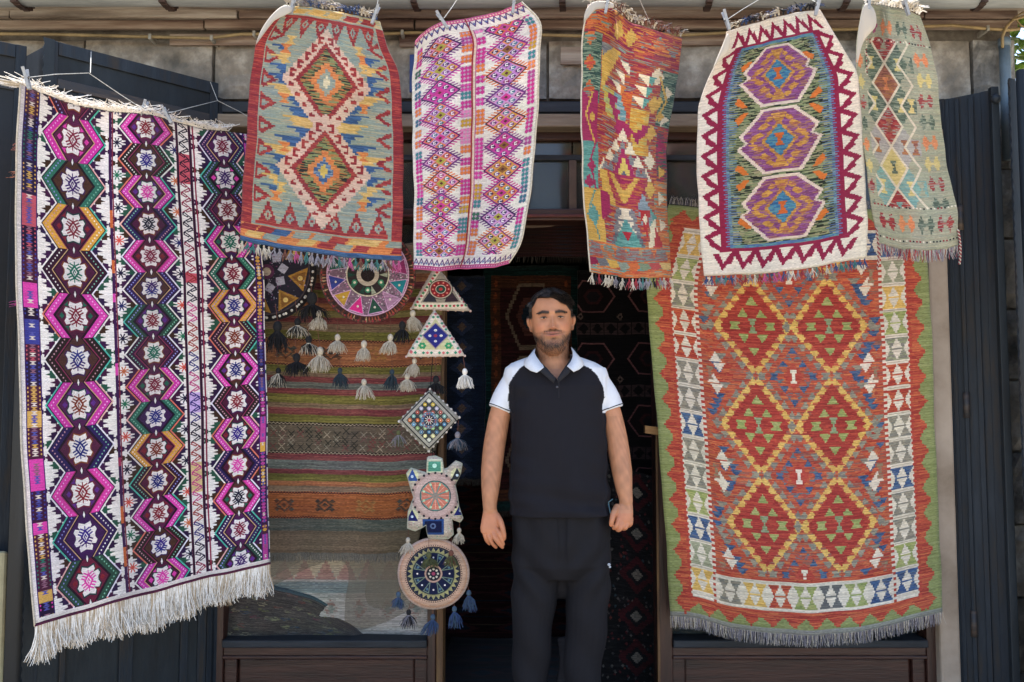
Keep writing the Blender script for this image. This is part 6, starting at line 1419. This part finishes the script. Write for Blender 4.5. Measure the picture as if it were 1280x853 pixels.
# eyes: narrow, half closed against the light
for s in (-1, 1):
    e = MB(); c = HW((s*.030, -.0705, .1250)); e.ball(c, (.0122, .0075, .0024), 20, 12, 0, M=HROT); ir = MB(); ir.ball(c+Vector((0, -.0045, 0)), (.0048, .0036, .0026), 14, 8, 0, M=HROT)
    eo = e.build('eye', mat('eye_white', 'a8988c', '8c7c74', 90, .3), man, smooth=True); ir.build('iris', mat('iris_dark', '1c1410', '100c0a', 90, .15), eo, smooth=True)
    l_ = MB(); l_.tube([HW((s*(.0175+.0250*t), -.0768+.0090*t*t-.0015*sn(t*3.1), .1264+.0024*sn(t*3.1)-.0016*t)) for t in np.linspace(0, 1, 12)], [.0008+.0019*sn(t*3.1) for t in np.linspace(0, 1, 12)], 6); l_.build('upper_lid', mat('lash_dark', '1c1210', '120c0a', 90, .6), man, smooth=True)
    br = MB()
    for k in range(260):
        t = random.random(); bx_ = s*(.012+.041*t); bz = .1440+.0025*sn(min(t*1.5, 1)*2.2)-.0065*max(0, t-.5)+random.gauss(0, .0024*(1.2-t*.7)); by = -(.0835+.002)+.020*t*t
        p0 = HW((bx_, by, bz)); br.tube([p0, p0+HROT @ Vector((s*.005, -.0006, .0018*(1-t*2)))], [.0005, .0002], 3, cap=False)
    br.build('eyebrow', mat('hair_black', '15110f', '0c0a09', 90, .55), man)
# hair: swept tufts over a dark cap
M_HAIR = mat('hair_black', '15110f', '0c0a09', 90, .55); M_HAIR2 = mat('hair_brown', '30241e', '1a1310', 200, .4, spec=.6)
hm = MB(); rh = random.Random(3)
def hairline(a):
    fa = -sn(a); x_ = math.cos(a)
    if fa < -.3: return .06
    f = .200-.022*float(sm(-.1, .6, x_)); sd = .130
    return sd+(f-sd)*float(sm(.05, .66, fa))
def scalp(a, zf):
    i = min(NZ-1, int(zf*(NZ-1))); k = int((a % (2*math.pi))/(2*math.pi)*NA) % NA; return Vector(hv[i, k]) if False else Vector(h[i*NA+k])
zi = lambda z: (z-lz[0])/(lz[-1]-lz[0])
for k in range(5200):
    a = rh.uniform(0, 2*math.pi); fa = -sn(a)
    lowz = hairline(a)
    zf = rh.uniform(lowz, .2295); p = scalp(a, zi(zf)); c = Vector((0, .01, .12)); nrm = (p-c).normalized()
    f_ = max(0, fa)*(1 if zf > .15 else 0)
    dr = Vector((.55*(1 if p.x > -.02 else .3)*f_, .35-.75*f_, .15-.55*(zf < .19)*(.6+.4*rh.random()))) if True else None
    dr = (dr-nrm*dr.dot(nrm)).normalized(); L = rh.uniform(.010, .022)*(1.2 if zf > .18 else .5)
    lift = .35 if zf > .18 else .10
    p0 = p*1; p1 = p+dr*L*.5+nrm*L*lift; p2 = p+dr*L+nrm*L*lift*.7+Vector((rh.gauss(0, .0015), rh.gauss(0, .0015), rh.gauss(0, .001)))
    hm.tube([HW(p0), HW(p1), HW(p2)], [.0011, .0010, .0002], 3, mi=k % 3 == 0, cap=False)
hm.build('hair', [M_HAIR, M_HAIR2], man)
bh = MB()                           # short beard and moustache
for k in range(4600):
    a = rh.uniform(math.pi, 2*math.pi); z_ = rh.uniform(-.006, .115); p = scalp(a, zi(z_)); ax_ = abs(p.x)
    d_ = .7 if .004 < z_ < .03 and ax_ < .045 else .25
    if z_ > .036: d_ = .62*float(sm(.048, .060, ax_+.12*max(0, .06-z_)))*(1-float(sm(.05, .085, z_)))
    if abs(z_-(.0780-3*p.x*p.x)) < .0048 and ax_ < .031: d_ = .95
    if abs(z_-.051) < .004 and ax_ < .007: d_ = .6
    if .03 <= z_ <= .036: d_ = max(d_, .6)
    if p.y > .0 or rh.random() > d_: continue
    off = d[int(zi(z_)*(NZ-1))*NA+int((a % (2*math.pi))/(2*math.pi)*NA) % NA]*(1 if p.y < -.03 else 0)
    p = p+Vector((0, -.0006, 0)); nrm = Vector((p.x*.6, p.y, 0)).normalized()
    bh.tube([HW(p), HW(p+nrm*.0012+Vector((rh.gauss(0, .0012), 0, -.0032)))], [.00036, .00015], 3, cap=False)
bh.build('beard', mat('beard_dark', '2a1e1a', '16100e', 200, .6), man)
cap_ = MB(); cv_ = []; cf = []
zs_ = np.linspace(0, 1, 22); nn = 60
for i, q in enumerate(zs_):
    for k in range(nn):
        a = 2*math.pi*k/nn; fa = -sn(a); lowz = hairline(a)+.004; zf = lowz+(.2298-lowz)*q
        p = scalp(a, zi(zf)); n_ = (p-Vector((0, .01, .11))).normalized(); grow = .0105*sm(.05, .6, q)*(1 if fa > 0 else .8)*(.12+.88*sm(.165, .215, zf)); cv_.append(HW(p+n_*(float(grow)+.0015*sn(a*9+q*7)*q)))
for i in range(21):
    for k in range(nn): cf.append((i*nn+k, i*nn+(k+1) % nn, (i+1)*nn+(k+1) % nn, (i+1)*nn+k))
cf.append(tuple(range(21*nn, 22*nn))); cap_.add(cv_, cf).build('hair_cap', M_HAIR, man, smooth=True)
# ---- shirt
shb = MB(); tr_ = [r_ for r_ in torso_rings(.004)]
lowz = zc(643.5)
tr2 = [(Vector((c.x, c.y, c.z)), a, bf, bb, e) for c, a, bf, bb, e in tr_ if c.z > lowz]
c0 = tr_[2]; tr2 = [(Vector((Mp(701.5, 643.5).x, YM+.03, lowz)), 64.5*K_, .142, .125, .8), (Vector((Mp(701, 636).x, YM+.03, zc(636))), 63.5*K_, .144, .124, .8)]+[t for t in tr2 if t[0].z > zc(632)]
shb.add(*ring_loft(tr2, 48))
for A_, s in ((AR, -1), (AL, 1)):
    pts = [Mp(x-s*2, y-3, dy) for x, y, dy, r_ in A_[:1]]+[Mp(A_[1][0]+s*1, A_[1][1], A_[1][2]), Mp(A_[2][0]+s*.3, A_[2][1]-4, A_[2][2])]
    limb(shb, [pts[0]+Vector((-s*.035, 0, .012)), pts[0], pts[1]], [.044, .050, .0495], 24, 5)
    o, r_ = catmull([pts[1], pts[2]], [.0495, .0475], 4); shb.tube(o, r_, 24)
me = remeshed(shb, 'shirt', .0042, 4); co = coords(me)
cx = Mp(698, 500).x; xx, yy, zz_ = co[:, 0]-cx, co[:, 1], co[:, 2]
U_ = (co[:, 0]-0)/K_  # photo-like columns for colour seams measured on the shirt itself
pxs = 640+co[:, 0]/YM*F; zz0 = co[:, 2]
pyv = np.interp(zz0, [zc(700), zc(420)], [700, 420])
# soft folds
fo = .006*np.sin(xx*34+noise3(co, 11, 3)*4+zz0*12)*sm(zc(500), zc(640), zz0)+.006*noise3(co, 22, 4)+.005*np.sin(zz0*60+noise3(co, 10, 8)*4+xx*18)*G(zz0, zc(625), .06)+.0022*np.sin((zz0*70+xx*24)+noise3(co, 20, 9)*3)*G(np.abs(xx), .15, .05)+.003*np.sin(zz0*52+np.abs(xx)*60)*G(np.abs(xx), .15, .03)*G(zz0, zc(500), .05)
nrm_ = co-np.array([cx, YM+.03, 0]); nrm_[:, 2] = 0; nl = np.linalg.norm(nrm_, axis=1, keepdims=True); co += nrm_/np.maximum(nl, 1e-3)*(fo-.004*(np.abs(xx) < .17))[:, None]; setco(me, co)
# raglan seam: a curve from the collar down to the underarm, both sides
seamL = np.interp(pyv, [446, 452, 457, 462, 470, 483, 500, 520], [667, 661, 655, 648, 640.5, 635.5, 634.5, 637.5]); seamR = np.interp(pyv, [446, 452, 457, 462, 470, 483, 500, 520], [714, 720, 727, 738, 747, 753.5, 755.5, 753.5])
white = ((pxs < seamL) | (pxs > seamR)) & (pyv < 517.5)
BLK, WHT = np.array(lin('17161c')), np.array(lin('d2d4da'))
c_ = np.where(white[:, None], WHT, BLK)
for A_ in (AR, AL):
    a, b_ = Mp(A_[1][0], A_[1][1], A_[1][2]), Mp(A_[2][0], A_[2][1]-4, A_[2][2]); dv = np.array((b_-a)); L = np.linalg.norm(dv); dv /= L; t = (co-np.array(a))@dv
    near = (pxs < 640) if A_ is AR else (pxs > 752)
    
    if A_ is AR: m_ = near & (pxs < 611.5) & (pyv > 478) & (pyv < 503); c_[m_] = np.array(lin('22222a')); mm = m_ & (np.sin(pyv*2.6) > .35) & (pxs > 608.5); c_[mm] = np.array(lin('c8ccd4'))
setcol(me, c_)
for A_, s in ((AR, -1), (AL, 1)):
    a, b_ = Mp(A_[1][0]+s*1, A_[1][1], A_[1][2]), Mp(A_[2][0]+s*.3, A_[2][1]-4, A_[2][2]); dv = (b_-a).normalized(); c0 = a+dv*((b_-a).length-.007)
    w_ = np.array([(Vector(p)-c0).dot(dv) for p in co]); sel = (np.abs(w_) < .006) & ((pxs < 645) if s < 0 else (pxs > 748)); rel = co[sel]-np.array(c0)
    u_ = dv.orthogonal().normalized(); v_ = dv.cross(u_); an = np.arctan2(rel@np.array(v_), rel@np.array(u_)); rr_ = np.linalg.norm(rel-np.outer(rel@np.array(dv), np.array(dv)), axis=1); pts = []
    for k in range(41):
        t = -math.pi+2*math.pi*k/40; dd = np.abs(np.angle(np.exp(1j*(an-t)))); m_ = dd < .25; r0 = np.mean(rr_[m_]) if m_.any() else .048; pts.append(c0+(u_*math.cos(t)+v_*math.sin(t))*(r0+.0004))
    MB().tube(pts, .0019, 6, cap=False).build('sleeve_piping', mat('navy_piping', '1c1c26', '14141c', 90, .8), man, smooth=True)
bm = bmesh.new(); bm.from_mesh(me); kill = []
for f in bm.faces:
    c = f.calc_center_median(); fx = 640+c.x/YM*F; fy = float(np.interp(c.z, [zc(700), zc(420)], [700, 420]))
    if fy < 476 and c.y < YM+.06:
        a_, b2 = np.interp(fy, [444, 450, 456, 462, 468, 475], [671, 671, 675, 681, 688, 695]), np.interp(fy, [444, 450, 456, 462, 468, 475], [713, 713, 711, 706, 702, 696.5])
        if a_ < fx < b2 and (c.y < YM-.0 or fy < 452): kill.append(f)
    elif fy < 450 and abs(fx-692) < 21: kill.append(f)
bmesh.ops.delete(bm, geom=kill, context='FACES'); bm.to_mesh(me); bm.free()
me_sh = me
link('shirt', me, man, [attr_mat('shirt_knit', .85, .0006, 900, .05, .2)])
# collar and placket
def strip3(name, pts_o, pts_i, m, th=.003):
    vs = [tuple(p) for p in pts_o]+[tuple(p) for p in pts_i]; n = len(pts_o)
    me = bpy.data.meshes.new(name); me.from_pydata(vs, [], [(k, k+1, n+k+1, n+k) for k in range(n-1)]); me.polygons.foreach_set('use_smooth', [True]*(n-1))
    o = link(name, me, man, [m]); s = o.modifiers.new('t', 'SOLIDIFY'); s.thickness = th; s.offset = 0; return o
M_COLW, M_COLD = mat('white_knit', 'd2d4da', 'c2c5cc', 300, .85, .0004), mat('charcoal_knit', '1e1d23', '151419', 300, .85, .0004)
for s, hi, lo in ((-1, [(669, 436, -.01), (668, 441, -.035), (671, 447, -.052), (676, 454, -.066), (681, 459, -.078)], [(663, 444, .0), (655, 452, -.035), (655.5, 458, -.062), (663, 463.5, -.086), (671, 466, -.098)]),
                  (1, [(714, 434, -.01), (716, 440, -.035), (716, 446, -.052), (713, 453, -.066), (709, 458, -.078)], [(721, 443, .0), (729, 452, -.035), (730, 457, -.062), (724, 462, -.086), (717, 465, -.098)])):
    k_ = np.linspace(0, 1, 14)
    def rs(L_): a = np.array(L_, float); d = np.linspace(0, 1, len(a)); return [Mp(np.interp(t, d, a[:, 0]), np.interp(t, d, a[:, 1]), np.interp(t, d, a[:, 2])) for t in k_]
    strip3('collar', rs(hi), rs(lo), M_COLW)
    inn = [(669, 437, .02), (669.5, 444, -.03), (675, 452, -.06), (684, 461, -.085), (694.5, 473.5, -.100)] if s < 0 else [(714, 436, .02), (715, 443, -.03), (711, 452, -.06), (704, 462, -.085), (696.5, 473.5, -.100)]
    out = [(665, 438, .02), (662, 447, -.038), (667, 457, -.068), (678, 467, -.095), (692, 479, -.105)] if s < 0 else [(719, 436, .02), (722, 446, -.038), (719, 457, -.068), (711, 467, -.095), (697.5, 479, -.105)]
    strip3('neckband', rs(inn), rs(out), M_COLD)
bt = MB(); bt.ball(Mp(696.3, 484, -.112), (.0045, .002, .0045), 12, 6); bt.build('button', mat('dark_button', '3c3c44', '2c2c32', 90, .3), man, smooth=True)
MB().tube([Mp(698.6, 475+k*3.2, -.104-.0015*k) for k in range(8)], .0013, 5).build('placket_edge', M_COLD, man)
# ---- trousers, shoes
pb_ = MB()
pb_.add(*ring_loft([(Vector((Mp(702, 720).x, YM+.03, zc(722))), .150, .10, .12, .9), (Vector((Mp(702, 706).x, YM+.03, zc(706))), 64.5*K_, .125, .13, .85), (Vector((Mp(702, 680).x, YM+.03, zc(680))), 65.5*K_, .130, .13, .85), (Vector((Mp(702, 655).x, YM+.03, zc(655))), 64*K_, .130, .125, .82), (Vector((Mp(701, 637).x, YM+.03, zc(637))), 61*K_, .130, .115, .8)], 40))
for pts in ([(670, 700, .025, .094), (669, 722, .022, .097), (668, 745, .02, .096), (665.5, 778, .02, .087), (664, 806, .02, .081), (664, 853, .025, .075), (666, 900, .035, .070), (667, 938, .038, .068)],
            [(735, 700, .025, .094), (735, 722, .022, .097), (735, 745, .02, .093), (733, 778, .02, .089), (731, 806, .02, .087), (728, 853, .025, .081), (725, 900, .035, .072), (724, 938, .038, .068)]):
    limb(pb_, [Mp(x, y, dy) for x, y, dy, r_ in pts], [r_ for *_, r_ in pts], 24, 5)
me = remeshed(pb_, 'trousers', .005, 4); co = coords(me)
xx = co[:, 0]-Mp(701, 500).x; legc = np.where(xx < 0, Mp(666, 800).x, Mp(731, 800).x); q = co-np.stack([legc, np.full(len(co), YM+.02), co[:, 2]], 1); q /= np.maximum(np.linalg.norm(q, axis=1, keepdims=True), 1e-3)
fo = .006*np.sin(co[:, 2]*30+noise3(co, 9, 12)*5+xx*26)*sm(zc(690), zc(860), co[:, 2])+.004*noise3(co, 24, 13)+.006*np.sin(np.abs(xx)*55-co[:, 2]*42+noise3(co, 12, 2)*2)*G(co[:, 2], zc(712), .10)+.005*np.sin(xx*70+noise3(co, 14, 5)*3)*sm(zc(720), zc(650), co[:, 2])-.008*G(xx, 0, .006)*sm(zc(712), zc(690), co[:, 2])
co += q*(fo-.012)[:, None]; setco(me, co); setcol(me, np.tile(np.array(lin('131217')), (len(co), 1)))
link('trousers', me, man, [attr_mat('trouser_cloth', .82, .0005, 700, .10, .25)])
lg = MB(); p = Mp(761.3, 706, -.055); lg.ball(p, (.006, .003, .005), 12, 6, 0); lg.ball(p+Vector((.003, -.002, -.008)), (.0045, .003, .004), 10, 6, 0); lg.build('trouser_emblem', mat('silver_print', 'b0b4ba', '8c9098', 90, .4), man, smooth=True)
st_ = MB(); st_.tube([Mp(762.5, 640, -.04), Mp(760.5, 628, -.045), Mp(766, 624, -.045)], .0022, 6); st_.tube([Mp(760.5, 630, -.045), Mp(764, 646, -.05)], .0022, 6)
st_.build('wrist_loop', mat('teal_cord', '4c6c74', '2c4450', 90, .6), man, smooth=True)
for x in (667, 725):
    s_ = MB(); c = Mp(x, 952, .0); s_.add(*ring_loft([(Vector((c.x, YM-.02, .0)), .052, .16, .12, .75), (Vector((c.x, YM-.02, .02)), .054, .162, .122, .75), (Vector((c.x, YM-.01, .045)), .050, .14, .115, .8), (Vector((c.x, YM+.02, .075)), .045, .10, .09, .9), (Vector((c.x, YM+.035, .105)), .042, .06, .07, 1)], 24))
    s_.build('shoe', mat('black_shoe', '18181a', '0e0e10', 40, .45), man, smooth=True)
